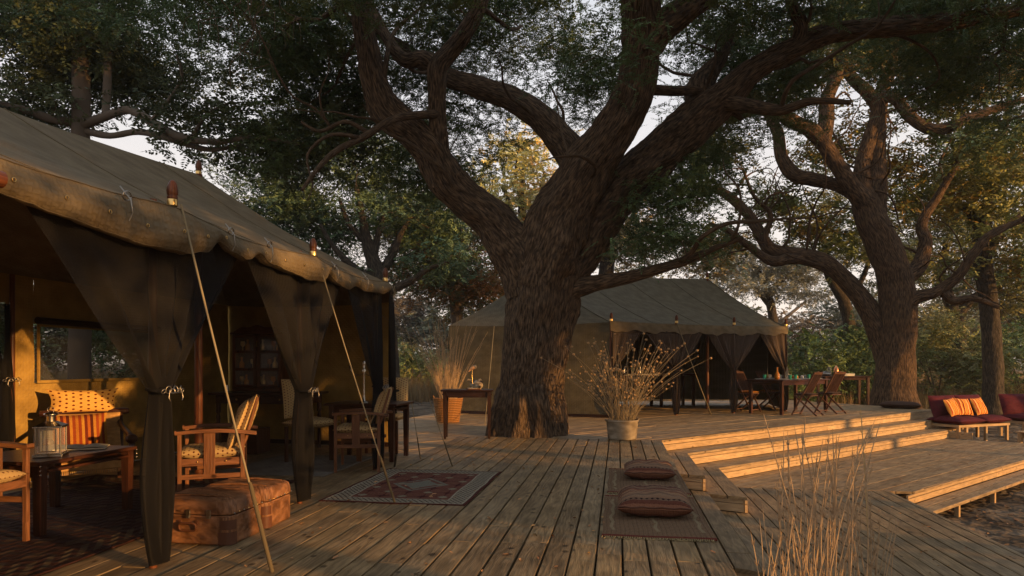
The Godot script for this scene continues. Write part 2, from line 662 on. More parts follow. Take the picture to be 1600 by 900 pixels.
func _ready() -> void:
	rng.seed = 7
	noise.seed = 2
	noise.frequency = 1.0
	noise.fractal_octaves = 4
	fine.seed = 9
	fine.frequency = 1.0
	fine.fractal_octaves = 2
	D1 = Vector2(sin(A1), cos(A1))
	R1 = Vector2(cos(A1), -sin(A1))
	D2 = Vector2(sin(A2), cos(A2))
	N2 = Vector2(cos(A2), -sin(A2))

	var cam := Camera3D.new()
	cam.name = "camera"
	cam.projection = Camera3D.PROJECTION_FRUSTUM
	cam.near = 0.1
	cam.far = 1200.0
	cam.size = 0.1 * 900.0 / F
	cam.frustum_offset = Vector2(0, 0.1 * (HOR - 450.0) / F)
	cam.position = Vector3(0, EYE, 0)
	add_child(cam)
	cam.current = true

	var we := WorldEnvironment.new()
	we.name = "world"
	var env := Environment.new()
	env.background_mode = Environment.BG_SKY
	var sky := Sky.new()
	var sm := ProceduralSkyMaterial.new()
	sm.sky_top_color = Color(.70, .735, .785)
	sm.sky_horizon_color = Color(.90, .84, .78)
	sm.sky_curve = 0.25
	sm.ground_bottom_color = Color(.20, .16, .12)
	sm.ground_horizon_color = Color(.42, .36, .30)
	sm.sun_angle_max = 1.0
	sky.sky_material = sm
	env.sky = sky
	env.background_energy_multiplier = 1.08
	env.tonemap_mode = Environment.TONE_MAPPER_LINEAR
	env.tonemap_exposure = 1.38
	env.sdfgi_enabled = true
	env.ssao_enabled = true
	env.ssil_enabled = true
	env.fog_enabled = true
	env.fog_density = 0.0006
	env.fog_light_color = Color(.80, .80, .80)
	we.environment = env
	add_child(we)

	var sun := DirectionalLight3D.new()
	sun.name = "sun"
	sun.light_energy = 1.6
	sun.light_color = Color(1.0, .76, .46)
	sun.light_angular_distance = 0.5
	sun.shadow_enabled = true
	var saz := deg_to_rad(122.0)    # bearing of the sun, clockwise from the view
	var sel := deg_to_rad(7.0)
	var to := Vector3(sin(saz) * cos(sel), sin(sel), -cos(saz) * cos(sel))
	sun.basis = Basis.looking_at(-to)
	add_child(sun)

	materials()
	terrain()
	decks()
	near_tent()
	far_tent()
	big_tree()
	right_trees()
	far_trees()
	shade_trees()
	undergrowth()
	near_tent_contents()
	terrace_things()
	tall_grass()


func mitre(t: float) -> Vector2:
	# the point at distance t outward from both edges of the turning steps
	var det := R1.x * N2.y - R1.y * N2.x
	return K + Vector2((t * N2.y - R1.y * t) / det, (R1.x * t - t * N2.x) / det)


func ground_y(x: float, z: float) -> float:
	var d := -z
	var y := lerpf(-0.22, -0.92, smoothstep(-2.6, 1.2, x))
	y = lerpf(y, -0.35, smoothstep(18.0, 32.0, d))
	return y + noise.get_noise_2d(x * 0.35, z * 0.35) * 0.07 + fine.get_noise_2d(x * 2.3, z * 2.3) * 0.018


func terrain() -> void:
	var rows := []
	var xs := PackedFloat32Array()
	for k in 141:
		var s := (k - 70) / 70.0
		xs.append(signf(s) * (absf(s) * 14.0 + pow(absf(s), 5.0) * 500.0) + 2.0)
	var zs := PackedFloat32Array()
	for k in 151:
		var s := (k - 45) / 106.0
		zs.append(signf(s) * (absf(s) * 34.0 + pow(absf(s), 5.0) * 560.0) if s > 0 else s * 80.0 + minf(0.0, s + 0.2) * 900.0)
	for d in zs:
		var row := PackedVector3Array()
		for x in xs:
			row.append(Vector3(x, ground_y(x, -d), -d))
		rows.append(row)
	var mb := MB.new()
	mb.sheet(rows, Vector2.ONE, Vector2.ZERO, true)
	obj("ground", mb, M.soil).set_meta("kind", "structure")
	# fallen leaves lying on the bare soil
	var leaf := MB.new()
	for s in [-1, 1]:
		leaf.sheet([V3([Vector3(-.03, 0, 0), Vector3(-.012, .006, .016 * s), Vector3(.016, .006, .013 * s), Vector3(.035, .002, 0)]), V3([Vector3(-.03, 0, 0), Vector3(-.012, 0, 0), Vector3(.016, 0, 0), Vector3(.035, .002, 0)])], Vector2.ONE, Vector2.ZERO, s < 0)
	var X := []
	var C := PackedColorArray()
	for k in 9000:
		var x := rng.randf_range(-14, 18)
		var z := -rng.randf_range(2.0, 34.0)
		if k < 1700:
			x = rng.randf_range(3.0, 12.0)
			z = -rng.randf_range(4.0, 15.0)
		if -z > 24.0 and k % 3:
			continue
		X.append(Transform3D(Basis.from_euler(Vector3(rng.randf_range(-.5, .5), rng.randf() * TAU, rng.randf_range(-.5, .5))).scaled(Vector3.ONE * rng.randf_range(.5, 1.3)), Vector3(x, ground_y(x, z) + 0.012, z)))
		var g := rng.randf_range(.5, 1.6)
		C.append(Color(g, g * rng.randf_range(.8, 1.0), g * .85))
	var mm := scatter("leaf_litter", leaf.mesh(), M.litter, X, C)
	mm.set_meta("kind", "stuff")
	tag(mm, "fallen brown leaves strewn over the bare grey soil", "leaf litter")
	# a few blown onto the boards
	var Y := []
	var CY := PackedColorArray()
	for k in 420:
		var u := rng.randf_range(-2.4, .6)
		var v := rng.randf_range(3.0, 10.4)
		var p := uv(u, v, .008)
		if k > 240:
			p = Vector3(rng.randf_range(3.2, 9.0), -.53, 0)
			p.z = -rng.randf_range(8.0, 13.5)
			var q := Vector2(p.x, -p.z) - K
			if q.dot(N2) < .86 or q.dot(N2) > 2.85 or q.dot(D2) > 9.0 or Vector2(p.x, -p.z).dot(D1) < 9.8:
				p = uv(rng.randf_range(1.6, 3.5), rng.randf_range(5.4, 9.6), -.53)
		Y.append(Transform3D(Basis.from_euler(Vector3(rng.randf_range(-.4, .4), rng.randf() * TAU, rng.randf_range(-.4, .4))).scaled(Vector3.ONE * rng.randf_range(.3, .8)), p))
		var g := rng.randf_range(.6, 2.0)
		CY.append(Color(g, g * rng.randf_range(.8, 1.0), g * .8))
	var m2 := scatter("leaf_litter", leaf.mesh(), M.litter, Y, CY)
	m2.set_meta("kind", "stuff")
	tag(m2, "small dry leaves blown onto the wooden deck boards", "leaf litter")


func scatter(called: String, mesh: Mesh, m: Material, X: Array, C: PackedColorArray, parent: Node = null) -> MultiMeshInstance3D:
	var mm := MultiMesh.new()
	mm.transform_format = MultiMesh.TRANSFORM_3D
	mm.use_colors = true
	mm.mesh = mesh
	mm.instance_count = X.size()
	for k in X.size():
		mm.set_instance_transform(k, X[k])
		mm.set_instance_color(k, C[k])
	var o := MultiMeshInstance3D.new()
	o.multimesh = mm
	o.material_override = m
	if parent:
		o.name = called
		parent.add_child(o, true)
		o.set_meta("kind", "stuff")
	else:
		o.name = numbered(called)
		add_child(o)
	return o


# boards of one direction laid over a polygon of (across, away) points; each board is a mesh of its own
func boards(parent: Node3D, area: PackedVector2Array, dir: Vector2, y: float, pitch: float, mats: Array, gap := 0.011, thick := 0.034, seg := Vector2(2.4, 4.4)) -> void:
	var side := Vector2(dir.y, -dir.x)
	var lo := Vector2(1e9, 1e9)
	var hi := -lo
	for p in area:
		var q := Vector2(p.dot(side), p.dot(dir))
		lo = lo.min(q)
		hi = hi.max(q)
	var row := 0
	var x := lo.x
	while x < hi.x - 0.02:
		var a := lo.y - rng.randf() * seg.y * 0.9
		while a < hi.y:
			var b := a + rng.randf_range(seg.x, seg.y)
			var g := gap * rng.randf_range(0.7, 1.35)
			var quad := PackedVector2Array()
			for c: Vector2 in [Vector2(x + g * .5, a + .0015), Vector2(x + pitch - g * .5, a + .0015), Vector2(x + pitch - g * .5, b - .0015), Vector2(x + g * .5, b - .0015)]:
				quad.append(side * c.x + dir * c.y)
			var lift := rng.randf_range(-.002, .0025)
			var tilt := rng.randf_range(-.014, .014)
			var warp := rng.randf_range(-.0012, .0012)
			var mid := side * (x + pitch * .5) + dir * (a + b) * .5
			var mm: Material = mats[rng.randi() % mats.size()]
			var uvo := Vector2(rng.randf() * 5.0, rng.randf() * 5.0)
			for piece in Geometry2D.intersect_polygons(quad, area):
				var poly := PackedVector2Array()
				for p: Vector2 in piece:
					poly.append(Vector2(p.x, -p.y))
				var mb := MB.new()
				mb.prism(poly, func(p: Vector2) -> float:
					var q := Vector2(p.x, -p.y) - mid
					return y + lift + q.dot(side) * tilt + q.dot(dir) * warp, thick, Vector2(dir.x, -dir.y), uvo)
				if mb.i.size() > 0:
					obj("board", mb, mm, parent)
			a = b
		x += pitch
		row += 1


func riser(parent: Node3D, a: Vector2, b: Vector2, y0: float, y1: float, out: Vector2) -> void:
	# two fresh boards, one above the other, butt jointed along the run
	var run := a.distance_to(b)
	var d := (b - a).normalized()
	var split := y0 + (y1 - y0) * 0.66
	for band in [[y0, split - .003], [split + .003, y1]]:
		var s := 0.0
		while s < run - 0.01:
			var e := minf(run, s + rng.randf_range(1.8, 3.6))
			if run - e < 0.5:
				e = run
			var mb := MB.new()
			var p := w3(a + d * (s + .001) - out * rng.randf_range(.016, .019), (band[0] + band[1]) * .5)
			var q := w3(a + d * (e - .001) - out * .017, (band[0] + band[1]) * .5)
			var y := (q - p).normalized()
			var xf := Transform3D(Basis(y.cross(Vector3.UP).normalized() * -1.0, Vector3.UP, y), (p + q) * .5)
			xf.basis.x = xf.basis.y.cross(xf.basis.z)
			mb.box(xf, Vector3(.03, absf(band[1] - band[0]), p.distance_to(q)), .003, Vector2(rng.randf() * 4, rng.randf() * 4))
			obj("riser_board", mb, M.fresh[rng.randi() % 4], parent)
			s = e


func quad_from(a: Vector2, b: Vector2, d: Vector2, l: float) -> PackedVector2Array:
	return PackedVector2Array([a, b, b + d * l, a + d * l])


func decks() -> void:
	var uvp := func(u: float, v: float) -> Vector2: return R1 * u + D1 * v
	# the deck the photograph is taken over
	var main := setting("main_deck")
	boards(main, PackedVector2Array([uvp.call(-2.46, 1.6), uvp.call(.66, 1.6), uvp.call(.66, 10.5), uvp.call(-2.46, 10.5)]), D1, 0.0, .1555, M.deck)
	var inside := setting("tent_floor_deck")
	var old := [M.deck[1], M.deck[4], M.deck[3]]
	boards(inside, PackedVector2Array([uvp.call(-5.75, 0.6), uvp.call(-2.465, 0.6), uvp.call(-2.465, 7.3), uvp.call(-3.1, 9.3), uvp.call(-5.75, 9.3)]), D1, -.004, .1555, old)
	# cross boards behind, running away to the right
	var back := setting("terrace_deck")
	var far := K + D2 * 10.75
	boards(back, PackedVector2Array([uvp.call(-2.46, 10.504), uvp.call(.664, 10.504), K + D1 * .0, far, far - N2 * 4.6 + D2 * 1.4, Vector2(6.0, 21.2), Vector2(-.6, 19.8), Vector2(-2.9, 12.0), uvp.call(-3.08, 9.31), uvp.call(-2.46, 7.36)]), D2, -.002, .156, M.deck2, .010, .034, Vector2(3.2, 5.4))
	# steps turning the corner: treads of two boards each, risers of fresh wood
	var steps := setting("steps")
	var t1 := .38
	var t2 := .80
	var h := .18
	var run := 10.7
	var lev := [[0.0, t1, -h, 2.05, 11.4], [t1 * .0 + t1, t2, -2 * h, 2.2, 11.4]]
	for L in lev:
		var t0: float = L[0]
		var te: float = L[1]
		var y: float = L[2]
		var m0 := mitre(t0 + .004)
		var mm := mitre((t0 + te) * .5)
		var m1 := mitre(te)
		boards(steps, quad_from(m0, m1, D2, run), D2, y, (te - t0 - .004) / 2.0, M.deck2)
		boards(steps, PackedVector2Array([m0, m1, m1 - D1 * L[3], m0 - D1 * L[3]]), D1, y, (te - t0 - .004) / 2.0, M.deck)
		# closing board at the near end of the side flight
		riser(steps, m0 - D1 * (float(L[3]) - .02), m1 - D1 * (float(L[3]) - .02) - R1 * .03, y - h + .003, y - .036, -D1)
	# one board of the lower step runs on along the main deck
	boards(steps, PackedVector2Array([mitre(.006) - D1 * 2.06, mitre(t1 + .03) - D1 * 2.06, mitre(t1 + .03) - D1 * 5.2, mitre(.006) - D1 * 5.2]), D1, -2 * h, .2, M.deck)
	riser(steps, mitre(.006) - D1 * 5.18, mitre(t1 + .01) - D1 * 5.18, -3 * h + .003, -2 * h - .036, -D1)
	riser(steps, mitre(0.0), mitre(0.0) + D2 * 10.7, -h + .003, -.036, N2)
	riser(steps, mitre(t1), mitre(t1) + D2 * run, -2 * h + .003, -h - .036, N2)
	riser(steps, mitre(t2), mitre(t2) + D2 * 9.0, -3 * h + .003, -2 * h - .036, N2)
	riser(steps, mitre(0.0) - D1 * 8.6, mitre(0.0), -h + .003, -.036, R1)
	riser(steps, mitre(t1) - D1 * 2.05, mitre(t1), -2 * h + .003, -h - .036, R1)
	riser(steps, mitre(t2) - D1 * 2.2, mitre(t2), -3 * h + .003, -2 * h - .036, R1)
	# lower decks
	var low := setting("lower_deck")
	var yl := -3 * h
	var p8 := mitre(t2 + .005)
	var vb := 9.72
	var on_v := func(off: float) -> Vector2:
		# where the line at offset off from the far steps meets v = vb
		var base := K + N2 * off
		return base + D2 * ((vb - base.dot(D1)) / D2.dot(D1))
	var e0: Vector2 = on_v.call(2.93)
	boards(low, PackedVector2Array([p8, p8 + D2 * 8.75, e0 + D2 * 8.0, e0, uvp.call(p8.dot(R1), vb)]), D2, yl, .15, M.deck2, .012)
	boards(low, PackedVector2Array([uvp.call(.70, 5.0), uvp.call(3.56, 5.0), uvp.call(3.56, vb - .004), uvp.call(p8.dot(R1) - .0, vb - .004), mitre(t2) - D1 * .2, mitre(t2) - D1 * 2.19, mitre(t1 + .035) - D1 * 2.19, mitre(t1 + .035) - D1 * 5.2, uvp.call(.7, 5.3)]), D1, yl - .003, .1555, [M.deck[1], M.deck[3], M.deck[0]], .013)
	var edge := setting("lower_step")
	riser(edge, e0 - D2 * .2, e0 + D2 * 8.0, yl - .155, yl - .036, N2)
	var s0: Vector2 = on_v.call(2.94)
	var s1: Vector2 = on_v.call(3.27)
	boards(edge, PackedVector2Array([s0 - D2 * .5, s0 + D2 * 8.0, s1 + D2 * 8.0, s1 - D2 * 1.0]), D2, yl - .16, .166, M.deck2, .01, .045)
	for k in 6:
		var mb := MB.new()
		var q := s1 + D2 * (0.35 + 1.45 * k) - N2 * .06
		mb.box(T(w3(q, -.90), Vector3(0, -A2, 0)), Vector3(.06, .32, .06), .004)
		obj("support_post", mb, M.fresh[k % 4], edge)
	# bearers seen in the dark under the edge
	var bm := MB.new()
	bar(bm, w3(s0 - N2 * .3, yl - .26), w3(s0 + D2 * 8.0 - N2 * .3, yl - .26), .1, .3)
	obj("bearer", bm, M.deck[4], edge)
	var sk := MB.new()
	bar(sk, w3(uvp.call(3.53, 5.0), yl - .12), w3(uvp.call(3.53, vb - .05), yl - .12), .03, .16)
	obj("edge_board", sk, M.deck[3], low)


func finial(parent: Node3D, p: Vector3, s := 1.0) -> void:
	var mb := MB.new()
	s *= .86
	mb.lathe(Transform3D(Basis.from_scale(Vector3.ONE * s), p), [Vector2(.03, .035), Vector2(.034, .05), Vector2(.028, .058), Vector2(.034, .064), Vector2(.036, .09), Vector2(.033, .115), Vector2(.025, .14), Vector2(.016, .155), Vector2(.010, .16), Vector2(.001, .163)], 14)
	var f := obj("finial", mb, M.pole, parent)
	var b := MB.new()
	b.lathe(Transform3D(Basis.from_scale(Vector3.ONE * s), p), [Vector2(.031, -.01), Vector2(.033, -.005), Vector2(.033, .03), Vector2(.028, .036)], 14)
	obj("ferrule", b, M.brass, f)


func guy_rope(label: String, a: Vector3, b: Vector3, bound := .2, r := .006) -> void:
	var o := thing("guy_rope", label, "rope", b, 0.0, "guy ropes of the tents")
	var P := []
	for k in 13:
		var s := k / 12.0
		var p := a.lerp(b, s) - Vector3(0, sin(s * PI) * .012 * a.distance_to(b), 0) - b
		P.append(Vector4(p.x, p.y, p.z, r * .85))
	var sm := smooth(P, .12)
	var mb := MB.new()
	mb.tube(sm[0], sm[1], 7)
	obj("rope", mb, M.rope, o)
	if bound > 0.0:
		var bd := MB.new()
		var q0 := Vector3(P[12].x, P[12].y, P[12].z)
		var q1 := q0.lerp(Vector3(P[0].x, P[0].y, P[0].z), bound)
		var pts := PackedVector3Array()
		var rad := PackedFloat32Array()
		for k in 41:
			pts.append(q0.lerp(q1, k / 40.0) + Vector3(0, -sin(k / 40.0 * PI) * .004, 0))
			rad.append(r * (1.5 + .3 * (k % 2)) * (1.0 if k < 39 else 0.75))
		bd.tube(pts, rad, 8)
		obj("binding", bd, M.binding, o)


# a net curtain gathered to a pole: spreads at the top, waist at the tie, bell below
func net_curtain(label: String, foot: Vector3, along: Vector3, out: Vector3, top: float, lw: float, rw: float, tie: float, m: Material, ph := 0.0, group := "net curtains drawn to the poles of the near tent", bot := 0.02, clasp := true) -> void:
	var o := thing("net_curtain", label, "curtain", foot, 0.0, group)
	var rows := []
	var nr := 46
	var nc := 72
	for a in nr + 1:
		var y := lerpf(top, bot, float(a) / nr)
		var row := PackedVector3Array()
		var s := 0.0
		var wl := 0.0
		var wr := 0.0
		var depth := 0.03
		if y > tie:
			s = (y - tie) / (top - tie)
			var c := pow(s, .92)
			wl = lerpf(.075, lw, c)
			wr = lerpf(.075, rw, c)
			depth = lerpf(.042, .02, s)
		else:
			s = (tie - y) / (tie - bot)
			var bell := .07 + .055 * sin(minf(s * 1.5, 1.0) * PI * .5) - .075 * pow(s, 5.0)
			wl = bell
			wr = bell * .95
			depth = .042 + .012 * sin(s * PI)
		for b in nc + 1:
			var q := float(b) / nc * 2.0 - 1.0
			var x := q * (wl if q < 0 else wr)
			var pl := sin(q * 17.0 + ph + .5 * sin(y * 2.1 + ph)) * .62 + sin(q * 29.0 + ph * 3.0 + y) * .38
			var dz := depth * pl * (1.0 - .5 * smoothstep(.9, 1.0, absf(q))) + .03 * (1.0 - q * q)
			row.append(along * (x + .006 * sin(y * 9.0 + q * 7.0)) + Vector3(0, y + .012 * pl * (1.0 if a == nr else 0.0), 0) + out * dz)
		rows.append(row)
	var mb := MB.new()
	mb.sheet(rows)
	obj("net", mb, m, o)
	# the band that gathers it
	var bd := MB.new()
	var pts := PackedVector3Array()
	var rad := PackedFloat32Array()
	for k in 25:
		var w := TAU * k / 24.0
		pts.append(along * cos(w) * .083 + out * (sin(w) * .075 + .03) + Vector3(0, tie + .006 * sin(w * 2.0), 0))
		rad.append(.009)
	bd.tube(pts, rad, 6, false)
	obj("tie_band", bd, m, o)
	if clasp:
		var cl := MB.new()
		for k in 7:
			var c := along * (k - 3) * .027 + out * (.118 - .004 * (k - 3) * (k - 3) * .5) + Vector3(0, tie + .004 * (1 if k % 2 else -1), 0)
			var lp := PackedVector3Array()
			var lr := PackedFloat32Array()
			for j in 15:
				var w := TAU * j / 14.0
				lp.append(c + along * cos(w) * .016 + Vector3(0, sin(w) * (.02 if k % 2 else .012), 0) + out * .006 * sin(w + k))
				lr.append(.0026)
			cl.tube(lp, lr, 5, false)
		for sg in [-1, 1]:
			cl.tube(V3([along * .05 * sg + out * .115 + Vector3(0, tie, 0), along * .062 * sg + out * .118 + Vector3(0, tie - .04, 0), along * .05 * sg + out * .12 + Vector3(0, tie - .06, 0)]), PackedFloat32Array([.003, .003, .002]), 5)
		obj("clasp", cl, M.iron, o)


# sagging cloth between two edges given as point lists of equal length
func cloth_rows(top: PackedVector3Array, low: PackedVector3Array, n: int, sag: float, wr := .0) -> Array:
	var rows := []
	for a in n + 1:
		var s := float(a) / n
		var row := PackedVector3Array()
		for b in top.size():
			var p := top[b].lerp(low[b], s)
			p.y -= sag * sin(s * PI)
			p.y += wr * sin(s * PI) * noise.get_noise_3d(p.x * 1.1, s * 2.0, p.z * 1.1)
			row.append(p)
		rows.append(row)
	return rows


func sag_line(a: Vector3, b: Vector3, n: int, sag: float) -> PackedVector3Array:
	var r := PackedVector3Array()
	for k in n + 1:
		var s := float(k) / n
		r.append(a.lerp(b, s) - Vector3(0, sag * sin(s * PI), 0))
	return r


func near_tent() -> void:
	var o := thing("canvas_tent", "large olive canvas safari tent beside the deck, with yellow lining and finial poles", "tent")
	# roof
	var ridge_a := uv(-4.05, -.6, 2.98)
	var ridge_b := uv(-4.05, 6.13, 3.0)
	var front := [uv(-2.47, -.9, 2.02), uv(-2.47, 7.15, 2.02)]
	var B := uv(-3.1, 9.1, 2.0)
	var C := uv(-5.7, 9.3, 2.0)
	var rear := [uv(-5.72, -.9, 2.0), C]
	var rl := sag_line(ridge_a, ridge_b, 220, .17)
	var fl := PackedVector3Array()
	for k in 221:
		var v := lerpf(-.9, 7.16, k / 220.0)
		fl.append(uv(-2.47 - .05 * absf(sin((v - 3.51) / 1.77 * PI)), v, 2.03 - .035 * absf(sin((v - 3.51) / 1.77 * PI))))
	var mb := MB.new()
	mb.sheet(cloth_rows(rl, fl, 26, .07, .018), Vector2(8, 2))
	var hip := PackedVector3Array()
	for k in 21:
		hip.append(ridge_b)
	mb.sheet(cloth_rows(hip, sag_line(front[1], B, 20, .04), 26, .10, .012), Vector2(2.2, 2.2))
	mb.sheet(cloth_rows(hip, sag_line(B, C, 20, .04), 26, .08, .012), Vector2(2.6, 2.2))
	mb.sheet(cloth_rows(rl, sag_line(rear[0], C, 220, .03), 26, .07, .018), Vector2(8, 2.2))
	obj("canvas_roof", mb, M.canvas, o)
	# stitched seams standing proud on the front slope
	for sv in [.9, 2.45, 4.0, 5.55]:
		var a := int((sv + .6) / 6.73 * 220)
		var rows := cloth_rows(rl, fl, 26, .07, .018)
		var pts := PackedVector3Array()
		var rad := PackedFloat32Array()
		for r in rows:
			pts.append(r[a] + Vector3(0, .003, 0))
			rad.append(.0045)
		var sm := MB.new()
		sm.tube(pts, rad, 5)
		obj("roof_seam", sm, M.canvas, o)
	# rolled valance below the eave
	var drops := [[-.9, .12], [1.0, .2], [1.9, .1], [2.3, .14], [2.9, .2], [3.3, .245], [3.55, .25], [3.8, .19], [3.97, .085], [4.1, .13], [4.3, .15], [4.45, .085], [4.6, .135], [5.0, .17], [5.2, .205], [5.4, .20], [5.58, .09], [5.75, .135], [6.1, .145], [6.3, .09], [6.5, .13], [6.9, .14], [7.1, .10], [7.17, .05]]
	var vr := []
	var prof := [Vector2(0, 0), Vector2(.03, -.004), Vector2(.055, -.25), Vector2(.075, -.55), Vector2(.07, -.8), Vector2(.045, -.97), Vector2(.005, -1.0), Vector2(-.03, -.86), Vector2(-.035, -.6)]
	for k in 221:
		var v := lerpf(-.9, 7.16, k / 220.0)
		var d := .12
		for j in drops.size() - 1:
			if v >= drops[j][0] and v <= drops[j + 1][0]:
				d = lerpf(drops[j][1], drops[j + 1][1], smoothstep(0, 1, (v - drops[j][0]) / (drops[j + 1][0] - drops[j][0])))
		var row := PackedVector3Array()
		var eave := 2.03 - .035 * absf(sin((v - 3.51) / 1.77 * PI))
		var inn := -.05 * absf(sin((v - 3.51) / 1.77 * PI))
		for q in prof.size():
			var p: Vector2 = prof[q]
			var wob: float = (fine.get_noise_2d(v * 1.6, q * .3) * .02 + fine.get_noise_2d(v * 14.0 - q * .8, q * .25) * .006) * minf(1.0, q * .4)
			row.append(uv(-2.47 + inn + p.x * (.5 + d * 2.0) + wob, v, eave + (p.y * d if q > 1 else p.y) + wob * .6))
		vr.append(row)
	mb = MB.new()
	mb.sheet(vr, Vector2(.4, 8))
	obj("valance", mb, M.canvas, o)
	for q in [[6, .0025, "hem"], [2, .0022, "seam"]]:
		var hp := PackedVector3Array()
		var hr := PackedFloat32Array()
		for row in vr:
			hp.append(row[q[0] - 1] + Vector3(R1.x, 0, -R1.y) * .003)
			hr.append(q[1])
		var hm := MB.new()
		hm.tube(hp, hr, 4, false)
		obj(q[2], hm, M.canvas, o)
	for k in 22:
		var row: PackedVector3Array = vr[mini(220, 64 + k * 7)]
		var ey := MB.new()
		var P := PackedVector3Array()
		var R := PackedFloat32Array()
		for j in 11:
			var w := TAU * j / 10.0
			P.append(row[3] + Vector3(R1.x, 0, -R1.y) * .004 + Vector3(D1.x, 0, -D1.y) * cos(w) * .009 + Vector3(0, sin(w) * .009, 0))
			R.append(.0025)
		ey.tube(P, R, 4, false)
		obj("eyelet", ey, M.brass, o)
	# ties and rings along the valance
	for v in [3.05, 3.97, 4.45, 5.58, 6.3]:
		var r := MB.new()
		var P := PackedVector3Array()
		var R := PackedFloat32Array()
		for k in 13:
			var w := TAU * k / 12
			P.append(uv(-2.40 + .005 * sin(w), v + .03 * cos(w), 2.0 + .022 * sin(w) - .02))
			R.append(.004)
		r.tube(P, R, 5, false)
		r.tube(V3([uv(-2.44, v, 2.03), uv(-2.38, v, 1.96), uv(-2.385, v + .02, 1.9), uv(-2.40, v + .015, 1.86)]), PackedFloat32Array([.004, .005, .004, .003]), 5)
		obj("tie_ring", r, M.iron, o)
	# poles
	for v in [1.74, 3.51, 5.31, 7.08]:
		var p := MB.new()
		p.tube(V3([uv(-2.60, v, -.02), uv(-2.60, v, 1.0), uv(-2.60, v, 2.08)]), PackedFloat32Array([.022, .024, .022]), 14)
		obj("pole", p, M.pole, o)
		finial(o, uv(-2.48, v, 2.045))
	var rp := MB.new()
	rp.tube(V3([uv(-4.05, 6.13, 0), uv(-4.05, 6.13, 3.0)]), PackedFloat32Array([.038, .036]), 16)
	obj("ridge_pole", rp, M.pole, o)
	finial(o, uv(-4.05, 6.13, 3.0))
	# rolled log end at the left of the frame
	var lg := MB.new()
	lg.tube(V3([uv(-2.44, 2.16, 1.88), uv(-2.42, 2.37, 1.88)]), PackedFloat32Array([.035, .035]), 14)
	obj("roller_end", lg, M.pole, o)
	# rear wall of lined canvas, with a doorway and a net window
	var wall := func(v0: float, v1: float, y0: float, y1: float) -> void:
		var w := MB.new()
		var rows := []
		for a in 13:
			var row := PackedVector3Array()
			for b in 17:
				var v := lerpf(v0, v1, b / 16.0)
				var y := lerpf(y0, y1, a / 12.0)
				row.append(uv(-5.66 + .02 * noise.get_noise_2d(v * 1.5, y * 1.5), v, y))
			rows.append(row)
		w.sheet(rows, Vector2(v1 - v0, y1 - y0), Vector2(v0, y0))
		obj("rear_wall", w, M.lining, o)
	wall.call(-.9, 3.9, 0, 2.0)
	wall.call(3.9, 5.58, 1.72, 2.0)
	wall.call(5.58, 5.9, 0, 2.0)
	wall.call(5.9, 7.6, 0, .96)
	wall.call(5.9, 7.6, 1.54, 2.0)
	wall.call(7.6, 9.28, 0, 2.0)
	for q in [[uv(-5.62, 5.9, .97), uv(-5.62, 7.6, .97)], [uv(-5.62, 5.9, 1.53), uv(-5.62, 7.6, 1.53)], [uv(-5.62, 5.915, .98), uv(-5.62, 5.915, 1.52)], [uv(-5.62, 7.585, .98), uv(-5.62, 7.585, 1.52)]]:
		var f := MB.new()
		bar(f, q[0], q[1], .03, .012)
		obj("window_hem", f, M.lining, o)
	var roll := MB.new()
	roll.tube(V3([uv(-5.58, 5.86, 1.57), uv(-5.58, 6.7, 1.565), uv(-5.58, 7.64, 1.57)]), PackedFloat32Array([.035, .038, .035]), 10)
	obj("rolled_blind", roll, M.walnut, o)
	var wn := MB.new()
	wn.sheet([V3([uv(-5.655, 5.91, .97), uv(-5.655, 7.59, .97)]), V3([uv(-5.655, 5.91, 1.53), uv(-5.655, 7.59, 1.53)])])
	obj("window_net", wn, M.mesh, o)
	for v in [3.93, 5.58]:
		var dp := MB.new()
		dp.tube(V3([uv(-5.58, v, 0), uv(-5.58, v, 1.98)]), PackedFloat32Array([.024, .022]), 12)
		obj("door_pole", dp, M.pole, o)
	# end walls
	var ew := MB.new()
	ew.sheet([V3([B - Vector3(0, 2, 0), C - Vector3(0, 2, 0)]), V3([B, C])], Vector2(2.6, 2))
	obj("end_wall", ew, M.lining, o)
	ew = MB.new()
	ew.sheet([V3([uv(-2.47, -.9, 0), uv(-5.7, -.9, 0)]), V3([uv(-2.47, -.9, 2.02), uv(-5.7, -.9, 2.02)])], Vector2(2.6, 2))
	ew.sheet([V3([uv(-4.05, -.6, 2.98), uv(-4.05, -.6, 2.98)]), V3([uv(-2.47, -.9, 2.02), uv(-5.72, -.9, 2.02)])], Vector2(2.6, 2))
	obj("end_wall", ew, M.lining, o)
	var sk := MB.new()
	bar(sk, B + Vector3(0, -1.97, .02), C + Vector3(0, -1.97, .02), .06, .03)
	obj("skirt", sk, M.walnut, o)
	# curtains
	var al := Vector3(D1.x, 0, -D1.y)
	var ou := Vector3(R1.x, 0, -R1.y)
	net_curtain("dark net curtain gathered on the nearest front pole, right behind the suitcases' left end", uv(-2.575, 3.51), al, ou, 1.95, .96, .90, 1.0, M.net, .3)
	net_curtain("dark net curtain gathered on the middle front pole, between the suitcases and the patterned rug", uv(-2.575, 5.31), al, ou, 1.95, .90, .86, .93, M.net, 1.7)
	net_curtain("dark net curtain closing the tent corner pole behind the lone armchair", uv(-2.575, 7.08), al, ou, 1.95, .86, .10, .9, M.net, 2.9)
	net_curtain("dark net curtain gathered on the front pole nearest the camera, out at the left", uv(-2.575, 1.74), al, ou, 1.95, .86, .84, 1.0, M.net, 4.0)
	net_curtain("net curtain tied to the pole of the rear doorway beside the yellow wall", uv(-5.60, 5.50), al, ou, 1.70, .55, .05, 1.0, M.net, .9)
	# net wall of the angled corner
	var d: Vector3 = B - front[1]
	d.y = 0
	var dn: Vector3 = d.normalized()
